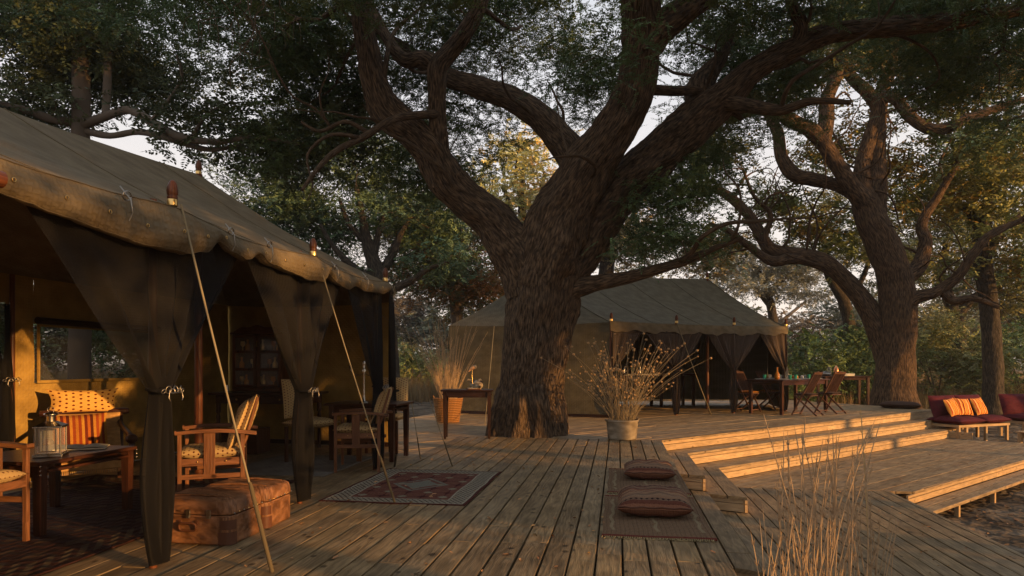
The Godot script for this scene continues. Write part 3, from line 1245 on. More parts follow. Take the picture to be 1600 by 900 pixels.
	net_curtain("dark net curtain on the angled corner wall behind the candelabra", (front[1] + B) * .5 - Vector3(0, 2.01, 0) + dn * .35, dn, Vector3(-dn.z, 0, dn.x), 1.96, 1.25, .7, .8, M.net, 5.1, "net curtains drawn to the poles of the near tent", .02, false)
	# ropes
	guy_rope("taut guy rope from the nearest brown finial down across the suitcases to the deck", uv(-2.44, 3.53, 2.05), Vector3(-1.32, 0, -3.76), .24, .0075)
	guy_rope("guy rope from the second finial down past the lone armchair to the patterned rug", uv(-2.42, 5.33, 1.93), Vector3(-.962, .012, -5.6), .2, .0065)
	guy_rope("thin guy rope ending on the deck left of the skull table, the nearer of two", uv(-2.42, 7.1, 2.02), at(707, 729, 7.62), .14, .0045)
	guy_rope("thin guy rope from the tent corner to the deck edge beyond the patterned rug", uv(-2.42, 7.2, 2.0), at(657, 717, 8.23), .14, .0045)
	guy_rope("thin guy rope running from the ridge finial down behind the near tent", uv(-4.0, 6.2, 3.02), uv(-2.5, 9.6, 1.2), 0.0, .004)


func far_tent() -> void:
	var o := thing("canvas_tent", "olive canvas tent behind the big tree, with open curtained front", "tent")
	var dir := Vector2(.913, .407)
	var P0 := Vector2(-1.47, 15.9)
	var P1 := Vector2(2.08, 14.5)
	var P4 := P1 + dir * 5.0
	var P5 := Vector2(7.2, 19.2)
	var P6 := Vector2(-.6, 19.6)
	var e := 2.03
	var rl := w3(Vector2(.62, 17.0), 3.46)
	var rr := w3(Vector2(4.96, 17.35), 3.30)
	var rt := sag_line(rl, rr, 30, .05)
	var cor := [P0, P1, P4, P5, P6]
	var mb := MB.new()
	var pt := func(p: Vector3) -> PackedVector3Array:
		var r := PackedVector3Array()
		for k in 31:
			r.append(p)
		return r
	mb.sheet(cloth_rows(pt.call(rl), sag_line(w3(P0, e), w3(P1, e), 30, .04), 20, .10, .02), Vector2(3.5, 2.2))
	mb.sheet(cloth_rows(rt, sag_line(w3(P1, e), w3(P4, e), 30, .03), 20, .10, .02), Vector2(5, 2.2))
	mb.sheet(cloth_rows(pt.call(rr), sag_line(w3(P4, e), w3(P5, e), 30, .04), 20, .12, .02), Vector2(3, 2.2))
	mb.sheet(cloth_rows(rt, sag_line(w3(P6, e), w3(P5, e), 30, .04), 20, .10, .02), Vector2(6, 2.2))
	mb.sheet(cloth_rows(pt.call(rl), sag_line(w3(P6, e), w3(P0, e), 30, .04), 20, .10, .02), Vector2(3, 2.2))
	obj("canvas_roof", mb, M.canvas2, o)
	# seams between the panels of the front slope, and along the hips
	var front := cloth_rows(rt, sag_line(w3(P1, e), w3(P4, e), 30, .03), 20, .10, .02)
	for a in [0, 7, 15, 23, 30]:
		var pts := PackedVector3Array()
		var rad := PackedFloat32Array()
		for r in front:
			pts.append(r[a] + Vector3(0, .004, 0))
			rad.append(.011 if a in [0, 30] else .007)
		var sm := MB.new()
		sm.tube(pts, rad, 5)
		obj("roof_seam", sm, M.canvas2, o)
	var n := Vector2(dir.y, -dir.x)
	# valance along the front
	var rows := []
	for a in 121:
		var s := a / 120.0
		var row := PackedVector3Array()
		for b in 6:
			var q := b / 5.0
			var bow := .02 * sin(s * 61.0) * q + .015 * noise.get_noise_2d(s * 20.0, q * 3.0)
			row.append(w3(P1 + dir * (s * 5.03 - .015) + n * (.03 + bow + .03 * q), e + .02 - .03 * sin(s * PI) - q * (.20 + .025 * sin(s * 37.0) + .012 * sin(s * 91.0))))
		rows.append(row)
	var vb := MB.new()
	vb.sheet(rows, Vector2(.3, 5))
	obj("valance", vb, M.canvas, o)
	# walls
	var wall := func(a: Vector2, b: Vector2, y0: float) -> void:
		var w := MB.new()
		var rs := []
		for i in 9:
			var row := PackedVector3Array()
			for j in 21:
				var s := j / 20.0
				var y := lerpf(y0, e - .04 * sin(s * PI), i / 8.0)
				var dd := (b - a).normalized()
				row.append(w3(a.lerp(b, s) + Vector2(dd.y, -dd.x) * .03 * noise.get_noise_2d(s * 6.0, y * 1.3), y))
			rs.append(row)
		w.sheet(rs, Vector2(3, 2))
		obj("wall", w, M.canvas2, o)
	wall.call(P0, P1, .0)
	wall.call(P4, P5, .02)
	wall.call(P6, P5, .14)
	wall.call(P0, P6, .02)
	var sod := MB.new()
	bar(sod, w3(P0, .03) + Vector3(0, 0, .03), w3(P1, .03) + Vector3(0, 0, .03), .07, .02)
	obj("skirt", sod, M.walnut, o)
	for k in 4:
		var p: Vector2 = P1 + dir * [0.02, 1.72, 3.36, 4.96][k]
		var pm := MB.new()
		pm.tube(V3([w3(p, 0), w3(p, 2.06)]), PackedFloat32Array([.03, .028]), 10)
		obj("pole", pm, M.pole, o)
		finial(o, w3(p + n * .02, e + .03), 1.25)
	for p: Vector3 in [rr]:
		var pm := MB.new()
		pm.tube(V3([Vector3(p.x, 0, p.z), p]), PackedFloat32Array([.045, .04]), 10)
		obj("ridge_pole", pm, M.pole, o)
		finial(o, p, 1.2)
	var al := Vector3(dir.x, 0, -dir.y)
	var ou := Vector3(n.x, 0, -n.y)
	var g := "net curtains of the far tent"
	var names := ["brown net curtain at the far tent's front corner, behind the dried flowers", "brown net curtain behind the right of the dried flowers", "brown net curtain gathered on the pole behind the slatted dining chairs", "brown net curtain at the far tent's right end beside the shrubs"]
	var sp := [[.03, .8], [.84, .78], [.8, .82], [.8, .06]]
	for k in 4:
		net_curtain(names[k], w3(P1 + dir * [0.04, 1.72, 3.36, 4.94][k]), al, ou, 1.86, sp[k][0], sp[k][1], 1.0, M.net2, k * 1.3, g, .02, false)
	guy_rope("guy rope slanting to the terrace before the far tent, right of the dried flowers", w3(P1 + dir * 1.72 + n * .05, 2.03), at(1111, 648, 15.3), .15, .01)
	guy_rope("guy rope before the far tent's side wall, behind the skull table", w3(P0.lerp(P1, .3), 2.0), at(757, 668, 12.6), 0.0, .007)
	# counter inside
	var c := thing("bar_counter", "long dark wooden bar counter inside the far tent", "counter", w3(P1 + dir * 2.6 - n * 2.7), -atan2(dir.y, dir.x) * -1.0)
	var ct := MB.new()
	ct.box(T(Vector3(0, .86, 0)), Vector3(3.4, .05, .55), .006)
	obj("counter_top", ct, M.dark, c)
	for x in [-1.6, -.55, .55, 1.6]:
		for z in [-.22, .22]:
			var lg := MB.new()
			lg.box(T(Vector3(x, .42, z)), Vector3(.07, .83, .07), .005)
			obj("leg", lg, M.dark, c)
	for k in 6:
		var bt := thing("bottle", "", "bottle", w3(P1 + dir * (1.55 + .27 * k + .1 * sin(k * 3.0)) - n * (2.65 + .08 * cos(k * 2.0)), .885), 0.0, "bottles on the bar counter of the far tent")
		bt.set_meta("label", "small bottle standing on the bar counter inside the far tent")
		var b := MB.new()
		b.lathe(T(Vector3.ZERO), [Vector2(.001, 0), Vector2(.035, 0), Vector2(.037, .02), Vector2(.037, .15), Vector2(.015, .2), Vector2(.013, .26), Vector2(.001, .265)], 10)
		obj("glass_body", b, M.bottle if k % 2 else M.silver, bt)


# a spray of small leaflets along a stalk, about 0.3 m long, lying roughly flat
func spray(pairs: int, ll: float, lw: float, length: float, sd: int) -> ArrayMesh:
	var r := RandomNumberGenerator.new()
	r.seed = sd
	var mb := MB.new()
	var leaf := func(b: Vector3, d: Vector3, l: float, w: float) -> void:
		var up := (Vector3.UP + Vector3(r.randf_range(-.7, .7), 0, r.randf_range(-.7, .7))).normalized()
		var s := d.cross(up).normalized() * w * .5
		up = s.cross(d).normalized()
		var m := b + d * l * .5 - up * w * .12
		var a0 := mb.vert(b, up, Vector2(0, .5))
		var a1 := mb.vert(m + s, up, Vector2(.5, 0))
		var a2 := mb.vert(b + d * l - up * l * .12, up, Vector2(1, .5))
		var a3 := mb.vert(m - s, up, Vector2(.5, 1))
		mb.quad(a0, a1, a2, a3)
	for k in pairs:
		var s := (k + .6) / pairs
		var c := Vector3(s * length, -.06 * length * s * s * 3.0, sin(s * 3.0) * .02)
		for sg in [-1, 1]:
			var d := Vector3(.45 + r.randf_range(-.2, .25), r.randf_range(-.45, .3), sg * (1.0 + r.randf_range(-.2, .2))).normalized()
			leaf.call(c, d, ll * r.randf_range(.75, 1.2) * (1.0 - .35 * s * s), lw * r.randf_range(.8, 1.2))
	leaf.call(Vector3(length, -.18 * length, 0), Vector3(1, -.3, 0).normalized(), ll, lw)
	return mb.mesh()


# bark-covered limb following points (with radius in w)
func limb(called: String, P: Array, m: Material, parent: Node3D, sides: int, step: float, rough: float, sk: Array, base := Vector3.ZERO) -> void:
	var sm := smooth(P, step)
	var pts: PackedVector3Array = sm[0]
	var rad: PackedFloat32Array = sm[1]
	var mb := MB.new()
	var up := Vector3(.2, .1, 1)
	var x := up.cross((pts[1] - pts[0]).normalized()).normalized()
	var along := 0.0
	var lump := .2 if step < .04 else .09
	var kf := 15.0 if step < .04 else 6.0
	var kl := 3.0 if step < .04 else 0.9
	var kc := .45 if step < .04 else 0.0
	var rows := []
	var nrm := []
	for k in pts.size():
		var d := (pts[mini(k + 1, pts.size() - 1)] - pts[maxi(k - 1, 0)]).normalized()
		x = (x - d * x.dot(d)).normalized()
		var y := d.cross(x)
		if k:
			along += pts[k].distance_to(pts[k - 1])
		var row := PackedVector3Array()
		for s in sides + 1:
			var a := TAU * (s % sides) / sides
			var o := x * cos(a) + y * sin(a)
			var r := rad[k]
			if rough > 0.0:
				var q := Vector3(cos(a) * r * kf, sin(a) * r * kf, along * kl)
				var big := fine.get_noise_3d(cos(a) * 1.1 + rad[0] * 30.0, sin(a) * 1.1, along * 1.1)
				var fis := 1.0 - absf(fine.get_noise_3dv(q)) * 2.6
				var chip := fine.get_noise_3dv(q * 3.1)
				r += r * lump * big - rough * maxf(0.0, fis) * .8 + rough * kc * chip
			row.append(pts[k] + o * r)
		rows.append(row)
	for k in rows.size():
		var row := PackedInt32Array()
		var l := 0.0
		for s in sides + 1:
			var du: Vector3 = rows[k][(s + 1) % sides if s < sides else 1] - rows[k][(s - 1 + sides) % sides if s > 0 else sides - 1]
			var dv: Vector3 = rows[mini(k + 1, rows.size() - 1)][s] - rows[maxi(k - 1, 0)][s]
			var nn := du.cross(dv).normalized()
			if nn.dot(rows[k][s] - pts[k]) < 0.0:
				nn = -nn
			row.append(mb.vert(rows[k][s] - base, nn, Vector2(s * TAU * rad[0] / sides, l)))
		nrm.append(row)
	# uv: around in metres of the thickest girth, along in metres
	along = 0.0
	for k in rows.size():
		if k:
			along += pts[k].distance_to(pts[k - 1])
		for s in sides + 1:
			mb.t[nrm[k][s]] = Vector2(float(s) / sides * maxf(2.0, roundf(TAU * rad[mini(4, rad.size() - 1)] * .8) * 2.0), along * .8)
	for k in rows.size() - 1:
		for s in sides:
			mb.quad(nrm[k][s], nrm[k][s + 1], nrm[k + 1][s + 1], nrm[k + 1][s])
	obj(called, mb, m, parent)
	for k in range(0, pts.size(), maxi(1, int(.25 / step))):
		sk.append([pts[k], rad[k]])


# leaf clusters: each is joined to the nearest limb by a thin branch and filled with sprays
func foliage(parent: Node3D, base: Vector3, sk: Array, centres: Array, sprays: Array, per: int, size: Vector3, ss: Vector2, cols: Array, r: RandomNumberGenerator, skip := 0.0) -> void:
	var tw := MB.new()
	var X := []
	var Y := []
	var CX := PackedColorArray()
	var CY := PackedColorArray()
	var pos := PackedVector3Array()
	var rad := PackedFloat32Array()
	for s in sk:
		pos.append(s[0])
		rad.append(s[1])
	for c: Vector3 in centres:
		var best := 0
		var bd := 1e9
		for k in pos.size():
			var dd := pos[k].distance_squared_to(c) + (0.0 if rad[k] > .02 else .3)
			if dd < bd:
				bd = dd
				best = k
		var a := pos[best]
		var l := a.distance_to(c)
		if l > 0.15 and l < 6.5 and r.randf() >= skip:
			var r0 := minf(rad[best] * .7, .010 + .011 * l)
			var side := Vector3(r.randf_range(-1, 1), r.randf_range(-.4, 1), r.randf_range(-1, 1)) * l * .16
			var P := [Vector4(a.x, a.y, a.z, r0)]
			for k in 4:
				var s := (k + 1) / 4.0
				var q := a.lerp(c, s) + side * sin(s * PI) + Vector3(r.randf_range(-1, 1), r.randf_range(-1, 1), r.randf_range(-1, 1)) * l * .05
				P.append(Vector4(q.x, q.y, q.z, lerpf(r0, .004, s)))
			var sm := smooth(P, l / 9.0)
			var loc := PackedVector3Array()
			for k in sm[0].size():
				loc.append(sm[0][k] - base)
				if k > 1 and k % 2 == 0:
					pos.append(sm[0][k])
					rad.append(sm[1][k])
			tw.tube(loc, sm[1], 5, false)
		var col: Color = cols[r.randi() % cols.size()] * r.randf_range(.75, 1.25)
		for k in per:
			var o := Vector3(r.randfn(0, .5), r.randfn(0, .5), r.randfn(0, .5)) * size
			var e := Vector3(r.randfn(0, .35), r.randf() * TAU, r.randfn(0, .45))
			var xf := Transform3D(Basis.from_euler(e).scaled(Vector3.ONE * r.randf_range(ss.x, ss.y)), c + o - base)
			var cc := col * r.randf_range(.7, 1.35)
			if k % 2:
				X.append(xf)
				CX.append(cc)
			else:
				Y.append(xf)
				CY.append(cc)
	if tw.v.size():
		obj("twigs", tw, M.twig, parent, "stuff")
	if X.size():
		scatter("crown", sprays[0], M.leaf, X, CX, parent)
		scatter("crown", sprays[1], M.leaf, Y, CY, parent)


# random points of an ellipsoid kept where a slow noise is high: uneven crown with gaps
func blob(c: Vector3, s: Vector3, n: int, r: RandomNumberGenerator, f := .55, cut := -.12) -> Array:
	var out := []
	var tries := 0
	while out.size() < n and tries < n * 12:
		tries += 1
		var p := Vector3(r.randf_range(-1, 1), r.randf_range(-1, 1), r.randf_range(-1, 1))
		if p.length() > 1.0:
			continue
		var q := c + p * s
		if noise.get_noise_3dv(q * f) < cut:
			continue
		out.append(q)
	return out


# list of [px, py, depth, radius in px] -> points with radius
func path(L: Array) -> Array:
	var out := []
	for q in L:
		var p := at(q[0], q[1], q[2])
		out.append(Vector4(p.x, p.y, p.z, px_r(q[3], q[2])))
	return out


func near_first(C: Array, sk: Array) -> Array:
	var key := []
	for c in C:
		var b := 1e9
		for s in sk:
			b = minf(b, s[0].distance_squared_to(c))
		key.append([b, key.size()])
	key.sort_custom(func(a, b): return a[0] < b[0])
	var out := []
	for k in key:
		out.append(C[k[1]])
	return out


func big_tree() -> void:
	var r := RandomNumberGenerator.new()
	r.seed = 101
	var base := at(828, 684, 11.2)
	base.y = 0
	var o := thing("big_tree", "huge spreading tree with furrowed brown trunk growing through the deck, centre of the camp", "tree", base)
	var sk := []
	var bl := func(called: String, L: Array, sides: int, step: float, rough: float) -> void:
		limb(called, path(L), M.bark, o, sides, step, rough, sk, base)
	bl.call("trunk", [[824, 700, 11.3, 84], [824, 684, 11.3, 66], [827, 655, 11.3, 57], [831, 610, 11.3, 52], [836, 560, 11.3, 51], [842, 510, 11.3, 52], [847, 470, 11.3, 55], [850, 432, 11.3, 58], [852, 400, 11.3, 54], [857, 375, 11.3, 40]], 150, .028, .021)
	# root flares, each swelling out of the trunk at the boards
	for q in [[784, 690, 11.0, 30], [868, 690, 11.0, 22], [812, 694, 10.75, 24], [846, 692, 10.7, 20]]:
		bl.call("root_flare", [[q[0] + (824 - q[0]) * .62, 560, 11.25, 16], [q[0] + (824 - q[0]) * .32, 620, q[2] + .12, 20], [q[0] + (824 - q[0]) * .08, 665, q[2] + .04, q[3] * .85], [q[0], 698, q[2], q[3]]], 40, .03, .012)
	bl.call("limb", [[832, 452, 11.3, 44], [818, 415, 11.25, 42], [793, 374, 11.2, 35], [762, 337, 11.1, 31], [728, 310, 11.0, 29], [702, 287, 10.9, 29], [688, 262, 10.8, 28], [672, 233, 10.7, 26], [640, 203, 10.6, 26], [606, 174, 10.5, 25], [586, 130, 10.4, 21], [576, 78, 10.3, 18], [565, 20, 10.2, 16], [548, -60, 10.0, 12], [520, -160, 9.8, 8]], 64, .035, .014)
	bl.call("limb", [[690, 290, 10.85, 20], [687, 262, 10.75, 18], [684, 210, 10.6, 15], [683, 158, 10.5, 14], [684, 108, 10.4, 15], [703, 82, 10.4, 14], [726, 52, 10.3, 13], [748, 12, 10.2, 12], [768, -50, 10.1, 9], [800, -130, 10.0, 6]], 40, .035, .01)
	bl.call("limb", [[690, 108, 10.42, 13], [662, 92, 10.5, 13], [632, 94, 10.6, 11], [606, 62, 10.7, 9], [585, 20, 10.8, 7], [560, -30, 10.9, 5]], 28, .04, .008)
	bl.call("limb", [[905, 282, 11.5, 30], [898, 248, 11.6, 27], [873, 215, 11.7, 24], [845, 184, 11.8, 22], [803, 156, 11.9, 19], [752, 138, 12.0, 17], [702, 122, 12.1, 15], [664, 100, 12.2, 13], [620, 70, 12.4, 10], [570, 40, 12.6, 7], [500, 20, 12.8, 4]], 48, .04, .012)
	bl.call("limb", [[846, 445, 11.25, 52], [856, 400, 11.15, 54], [868, 362, 11.05, 52], [888, 318, 10.95, 45], [916, 268, 10.8, 39], [950, 217, 10.6, 35], [980, 168, 10.4, 33], [997, 120, 10.2, 32], [1001, 66, 10.0, 31], [1001, 5, 9.7, 30], [1000, -60, 9.4, 26], [985, -150, 9.1, 20], [960, -260, 8.8, 12]], 80, .032, .016)
	bl.call("limb", [[1002, 80, 10.0, 28], [1030, 44, 9.9, 25], [1066, 18, 9.8, 22], [1106, -12, 9.7, 20], [1170, -60, 9.5, 15], [1260, -110, 9.2, 9]], 44, .035, .012)
	bl.call("limb", [[862, 440, 11.4, 40], [892, 398, 11.4, 42], [924, 350, 11.35, 41], [962, 303, 11.3, 38], [1005, 262, 11.2, 36], [1052, 220, 11.1, 34], [1096, 182, 11.0, 31], [1136, 148, 10.9, 25], [1178, 110, 10.8, 19], [1232, 80, 10.7, 17], [1290, 54, 10.6, 16], [1360, 44, 10.5, 15], [1430, 39, 10.4, 14], [1512, 30, 10.3, 12], [1600, 14, 10.2, 10], [1720, -10, 10.0, 6]], 64, .036, .015)
	bl.call("limb", [[1098, 180, 11.0, 24], [1094, 140, 11.1, 23], [1108, 114, 11.2, 16], [1130, 84, 11.3, 9], [1146, 40, 11.4, 6]], 28, .04, .01)
	bl.call("limb", [[1120, 160, 10.9, 14], [1168, 165, 10.6, 11], [1220, 172, 10.3, 8], [1268, 158, 10.0, 6], [1330, 160, 9.8, 4]], 20, .05, .006)
	bl.call("limb", [[1240, 78, 10.7, 12], [1252, 40, 10.5, 11], [1236, 0, 10.3, 9], [1250, -50, 10.1, 6]], 20, .05, .006)
	bl.call("limb", [[1000, 140, 10.6, 9], [1050, 142, 10.7, 8], [1100, 146, 10.9, 7], [1160, 186, 11.1, 4]], 16, .05, .005)
	bl.call("limb", [[868, 470, 11.1, 22], [893, 453, 11.1, 17], [930, 443, 11.0, 13], [973, 435, 10.9, 11], [1027, 421, 10.7, 9], [1080, 404, 10.5, 7], [1116, 388, 10.4, 5], [1160, 372, 10.2, 3]], 26, .04, .009)
	bl.call("limb", [[688, 178, 10.5, 7], [650, 180, 10.2, 6.5], [612, 188, 9.9, 6], [568, 214, 9.6, 5.5], [525, 236, 9.3, 5], [494, 267, 9.1, 4], [472, 297, 8.9, 2.5]], 14, .05, .004)
	bl.call("limb", [[575, 208, 9.7, 4], [540, 190, 9.6, 3.5], [500, 205, 9.5, 3], [470, 190, 9.4, 2.2]], 10, .05, .003)
	var C := []
	# crown, seen from below: broad layers at several distances
	for b in [
		[560, 60, 12.6, 2.4, .9, 1.6, 36], [360, 40, 12.0, 2.2, .5, 1.8, 16], [180, 0, 11.5, 2.2, .5, 1.8, 10], [450, 20, 10.6, 2.0, .6, 1.6, 16], [520, 130, 12.6, 1.2, .7, 1.2, 12],
		[700, 40, 12.6, 1.8, .9, 1.5, 22], [725, 205, 13.2, .9, .6, .8, 9], [640, 260, 13.0, 1.4, .7, 1.2, 16], [500, 235, 12.8, 1.6, .6, 1.4, 16],
		[860, 140, 13.6, 1.4, 1.0, 1.0, 18], [880, 30, 13.2, 1.4, .9, 1.4, 16], [640, 150, 13.2, 1.3, .8, 1.2, 14], [930, 95, 9.0, .6, .4, .8, 4],
		[1110, 60, 12.4, 1.6, .9, 1.4, 20], [1180, 170, 12.6, 1.2, .7, 1.2, 12], [1110, 205, 13.8, 1.0, .6, .9, 9], [1330, 80, 12.4, 2.0, .9, 1.6, 24], [1480, 60, 12.0, 2.0, .9, 1.8, 26], [1590, 110, 11.6, 1.6, .9, 1.6, 18], [1400, 5, 10.2, 2.2, .6, 1.8, 20],
		[1230, 20, 10.4, 1.6, .5, 1.4, 12], [1060, 330, 11.4, .7, .55, .7, 13], [1050, 375, 10.9, .6, .25, .6, 9], [1095, 265, 12.2, .7, .5, .8, 8],
		[300, -60, 8.6, 2.4, .4, 1.6, 10], [620, -70, 8.6, 2.4, .6, 1.6, 14], [1000, -110, 8.6, 2.6, .6, 1.8, 14], [1380, -70, 8.4, 2.4, .6, 1.6, 14],
		[800, -160, 12.5, 6.5, 1.4, 3.0, 70]]:
		C.append_array(blob(at(b[0], b[1], b[2]), Vector3(b[3], b[4], b[5]), b[6], r))
	# the rest of the crown, above and behind the camera
	for b in [[Vector3(-2.5, 7.6, -3.0), Vector3(5, 1.3, 3.2), 34], [Vector3(3.5, 7.8, -2.5), Vector3(5, 1.4, 3.4), 34], [Vector3(0, 9.0, -9.0), Vector3(8, 1.8, 5), 50]]:
		C.append_array(blob(b[0], b[1], b[2], r))
	wander(o, base, sk, M.bark, 44, Vector2(1.2, 3.4), Vector2(.022, .055), 8, r)
	C = near_first(C, sk)
	var sp := [spray(13, .046, .019, .31, 1), spray(12, .050, .021, .29, 2)]
	foliage(o, base, sk, C, sp, 58, Vector3(.66, .27, .66), Vector2(.75, 1.3), [Color(.09, .135, .052), Color(.075, .12, .05), Color(.115, .145, .048), Color(.068, .11, .048)], r)
	# hanging bare twigs
	var hang := MB.new()
	for q in [[372, -10, 6.0, 85], [392, -10, 6.1, 120], [352, -10, 5.9, 60], [405, -10, 6.2, 96], [432, -10, 6.0, 70], [330, -10, 6.1, 45], [385, -10, 5.8, 140], [415, -10, 6.0, 50]]:
		var p := at(q[0], q[1], q[2]) - base
		var P := []
		for k in 8:
			var s := k / 7.0
			P.append(Vector4(p.x + .16 * noise.get_noise_2d(q[0], s * 3.0) * s * 3.0 + (q[0] - 385) * .002 * s, p.y - s * q[3] / F * q[2], p.z + .12 * noise.get_noise_2d(q[0] + 50.0, s * 3.0), lerpf(.006, .002, s)))
		var sm := smooth(P, .05)
		hang.tube(sm[0], sm[1], 5)
		for k in 3:
			var j := int(sm[0].size() * (.4 + .18 * k))
			var b: Vector3 = sm[0][j]
			var sd := rng.randf_range(-1, 1)
			hang.tube(V3([b, b + Vector3(.06 * sd, -.05, .03), b + Vector3(.09 * sd, -.16, .04), b + Vector3(.07 * sd, -.24, .05)]), PackedFloat32Array([.003, .003, .0025, .0015]), 4)
	obj("hanging_twigs", hang, M.bark, o, "stuff")


func right_trees() -> void:
	var r := RandomNumberGenerator.new()
	r.seed = 202
	var base := at(1397, 626, 20.0)
	var o := thing("gnarled_tree", "gnarled tree with sunlit reddish trunk at the terrace's far end, behind the serving table", "tree", base)
	var sk := []
	var bl := func(called: String, L: Array, sides: int, step: float, rough: float) -> void:
		limb(called, path(L), M.bark2, o, sides, step, rough, sk, base)
	bl.call("trunk", [[1396, 640, 20, 42], [1396, 622, 20, 35], [1397, 600, 20, 30], [1400, 560, 20, 27.5], [1403, 510, 20, 26], [1402, 460, 20, 26], [1392, 415, 20, 25], [1376, 375, 20, 25], [1360, 340, 20, 23], [1350, 312, 20, 19], [1340, 290, 20, 15]], 72, .045, .016)
	bl.call("limb", [[1356, 322, 20, 17], [1334, 302, 20, 12], [1306, 289, 20.1, 10], [1270, 280, 20.2, 11], [1242, 273, 20.3, 11], [1222, 248, 20.4, 10], [1214, 205, 20.6, 9], [1190, 165, 20.8, 7], [1150, 130, 21, 5]], 24, .08, .012)
	bl.call("limb", [[1352, 318, 19.9, 17], [1324, 282, 19.7, 13], [1288, 226, 19.5, 12], [1268, 205, 19.4, 12], [1240, 190, 19.3, 11], [1205, 172, 19.1, 11], [1172, 172, 19, 10], [1130, 186, 18.9, 7], [1080, 178, 18.7, 4]], 28, .08, .012)
	bl.call("limb", [[1284, 222, 19.5, 13], [1291, 190, 19.6, 12], [1292, 155, 19.7, 11], [1306, 122, 19.8, 9], [1316, 70, 20, 7], [1300, 20, 20, 5]], 24, .08, .01)
	bl.call("limb", [[1352, 314, 20.1, 15], [1346, 268, 20.2, 12], [1358, 220, 20.3, 11], [1372, 175, 20.4, 11], [1356, 145, 20.5, 10], [1330, 120, 20.6, 9], [1310, 80, 20.8, 6]], 24, .08, .012)
	bl.call("limb", [[1366, 334, 20.1, 18], [1370, 280, 20.2, 15], [1371, 215, 20.4, 12], [1376, 150, 20.5, 11], [1392, 108, 20.6, 8], [1400, 50, 20.8, 5]], 24, .08, .012)
	bl.call("limb", [[1376, 150, 20.4, 9], [1400, 155, 20, 9], [1424, 184, 19.8, 9], [1462, 203, 19.6, 9], [1512, 186, 19.4, 8], [1560, 168, 19.2, 6], [1620, 150, 19, 4]], 20, .08, .01)
	bl.call("limb", [[1390, 560, 20.2, 22], [1372, 512, 20.3, 18], [1348, 470, 20.4, 15], [1318, 434, 20.5, 13], [1290, 412, 20.6, 14], [1252, 400, 20.7, 13], [1206, 391, 20.8, 11], [1184, 358, 20.9, 9], [1164, 330, 21, 8], [1128, 300, 21.1, 7], [1086, 290, 21.2, 4.5], [1066, 268, 21.3, 3.5], [1050, 232, 21.4, 1.5]], 26, .08, .012)
	bl.call("limb", [[1270, 404, 20.7, 10], [1236, 404, 20.6, 9], [1206, 408, 20.5, 8], [1172, 386, 20.4, 6], [1140, 362, 20.3, 5], [1110, 350, 20.2, 3]], 18, .08, .008)
	bl.call("limb", [[1206, 391, 20.8, 6], [1196, 370, 20.6, 5], [1204, 335, 20.4, 4], [1178, 306, 20.2, 3], [1160, 262, 20, 1.5]], 14, .08, .006)
	bl.call("limb", [[1408, 490, 19.9, 13], [1430, 466, 19.7, 11], [1462, 456, 19.5, 9], [1496, 432, 19.3, 8], [1520, 398, 19.1, 7], [1548, 366, 19, 6], [1598, 344, 18.9, 4], [1640, 330, 18.8, 3]], 20, .08, .008)
	bl.call("limb", [[1470, 452, 19.5, 8], [1490, 470, 19.4, 7], [1520, 466, 19.2, 5], [1560, 480, 19.1, 3]], 14, .08, .006)
	bl.call("limb", [[1400, 440, 20.3, 14], [1432, 420, 20.5, 12], [1446, 380, 20.7, 10], [1440, 350, 20.9, 8], [1470, 300, 21, 6], [1500, 250, 21.2, 4]], 18, .08, .008)
	var C := []
	for b in [[1240, 90, 22.4, 3.0, 1.4, 1.6, 24], [1380, 50, 22.6, 3.2, 1.4, 1.8, 36], [1530, 130, 22.0, 3.0, 1.7, 1.8, 38], [1610, 60, 21.5, 2.6, 1.6, 2.0, 18], [1110, 240, 22.6, 1.5, .9, 1.2, 9], [1215, 330, 22.8, 1.3, .7, 1.0, 8], [1500, 290, 22.8, 2.4, 1.3, 1.5, 18], [1570, 400, 22.0, 1.8, .9, 1.4, 12], [1455, 230, 23, 2, 1.2, 1.4, 12], [1130, 375, 22, 1.0, .4, 1.0, 5], [1290, 350, 23, 1.3, .8, 1.0, 8], [1300, 215, 23, 1.4, .9, 1.2, 9], [1400, 330, 23, 1.2, .8, 1.2, 8], [1560, 210, 19.2, 1.2, .6, 1.2, 6], [1340, 60, 19.4, 1.4, .6, 1.2, 7]]:
		C.append_array(blob(at(b[0], b[1], b[2]), Vector3(b[3], b[4], b[5]), b[6], r, .4, -.1))
	wander(o, base, sk, M.bark2, 80, Vector2(1.6, 4.4), Vector2(.018, .06), 9, r)
	C = near_first(C, sk)
	var sp := [spray(5, .15, .075, .42, 3), spray(6, .13, .065, .44, 4)]
	foliage(o, base, sk, C, sp, 34, Vector3(.95, .5, .95), Vector2(.8, 1.4), [Color(.15, .18, .06), Color(.20, .195, .06), Color(.13, .165, .06), Color(.27, .185, .045)], r)
	# slender neighbour at the right
	var b3 := at(1551, 650, 23.0)
	b3.y = ground_y(b3.x, b3.z) - .1
	var p := thing("slender_tree", "slender grey-brown tree standing behind the burgundy sofas at the right", "tree", b3)
	var sk3 := []
	var b2 := func(called: String, L: Array, sides: int, step: float) -> void:
		limb(called, path(L), M.bark_grey, p, sides, step, .012, sk3, b3)
	b2.call("trunk", [[1552, 690, 23, 19], [1551, 640, 23, 15], [1552, 580, 23, 14], [1549, 520, 23, 13.5], [1543, 460, 23, 13], [1535, 405, 23, 13], [1534, 370, 23, 12], [1545, 320, 23, 9], [1552, 260, 23.2, 7], [1570, 200, 23.3, 5], [1580, 130, 23.4, 3]], 36, .08)
	b2.call("limb", [[1536, 400, 23, 9], [1556, 372, 22.8, 8], [1576, 345, 22.6, 6], [1612, 330, 22.4, 4]], 14, .1)
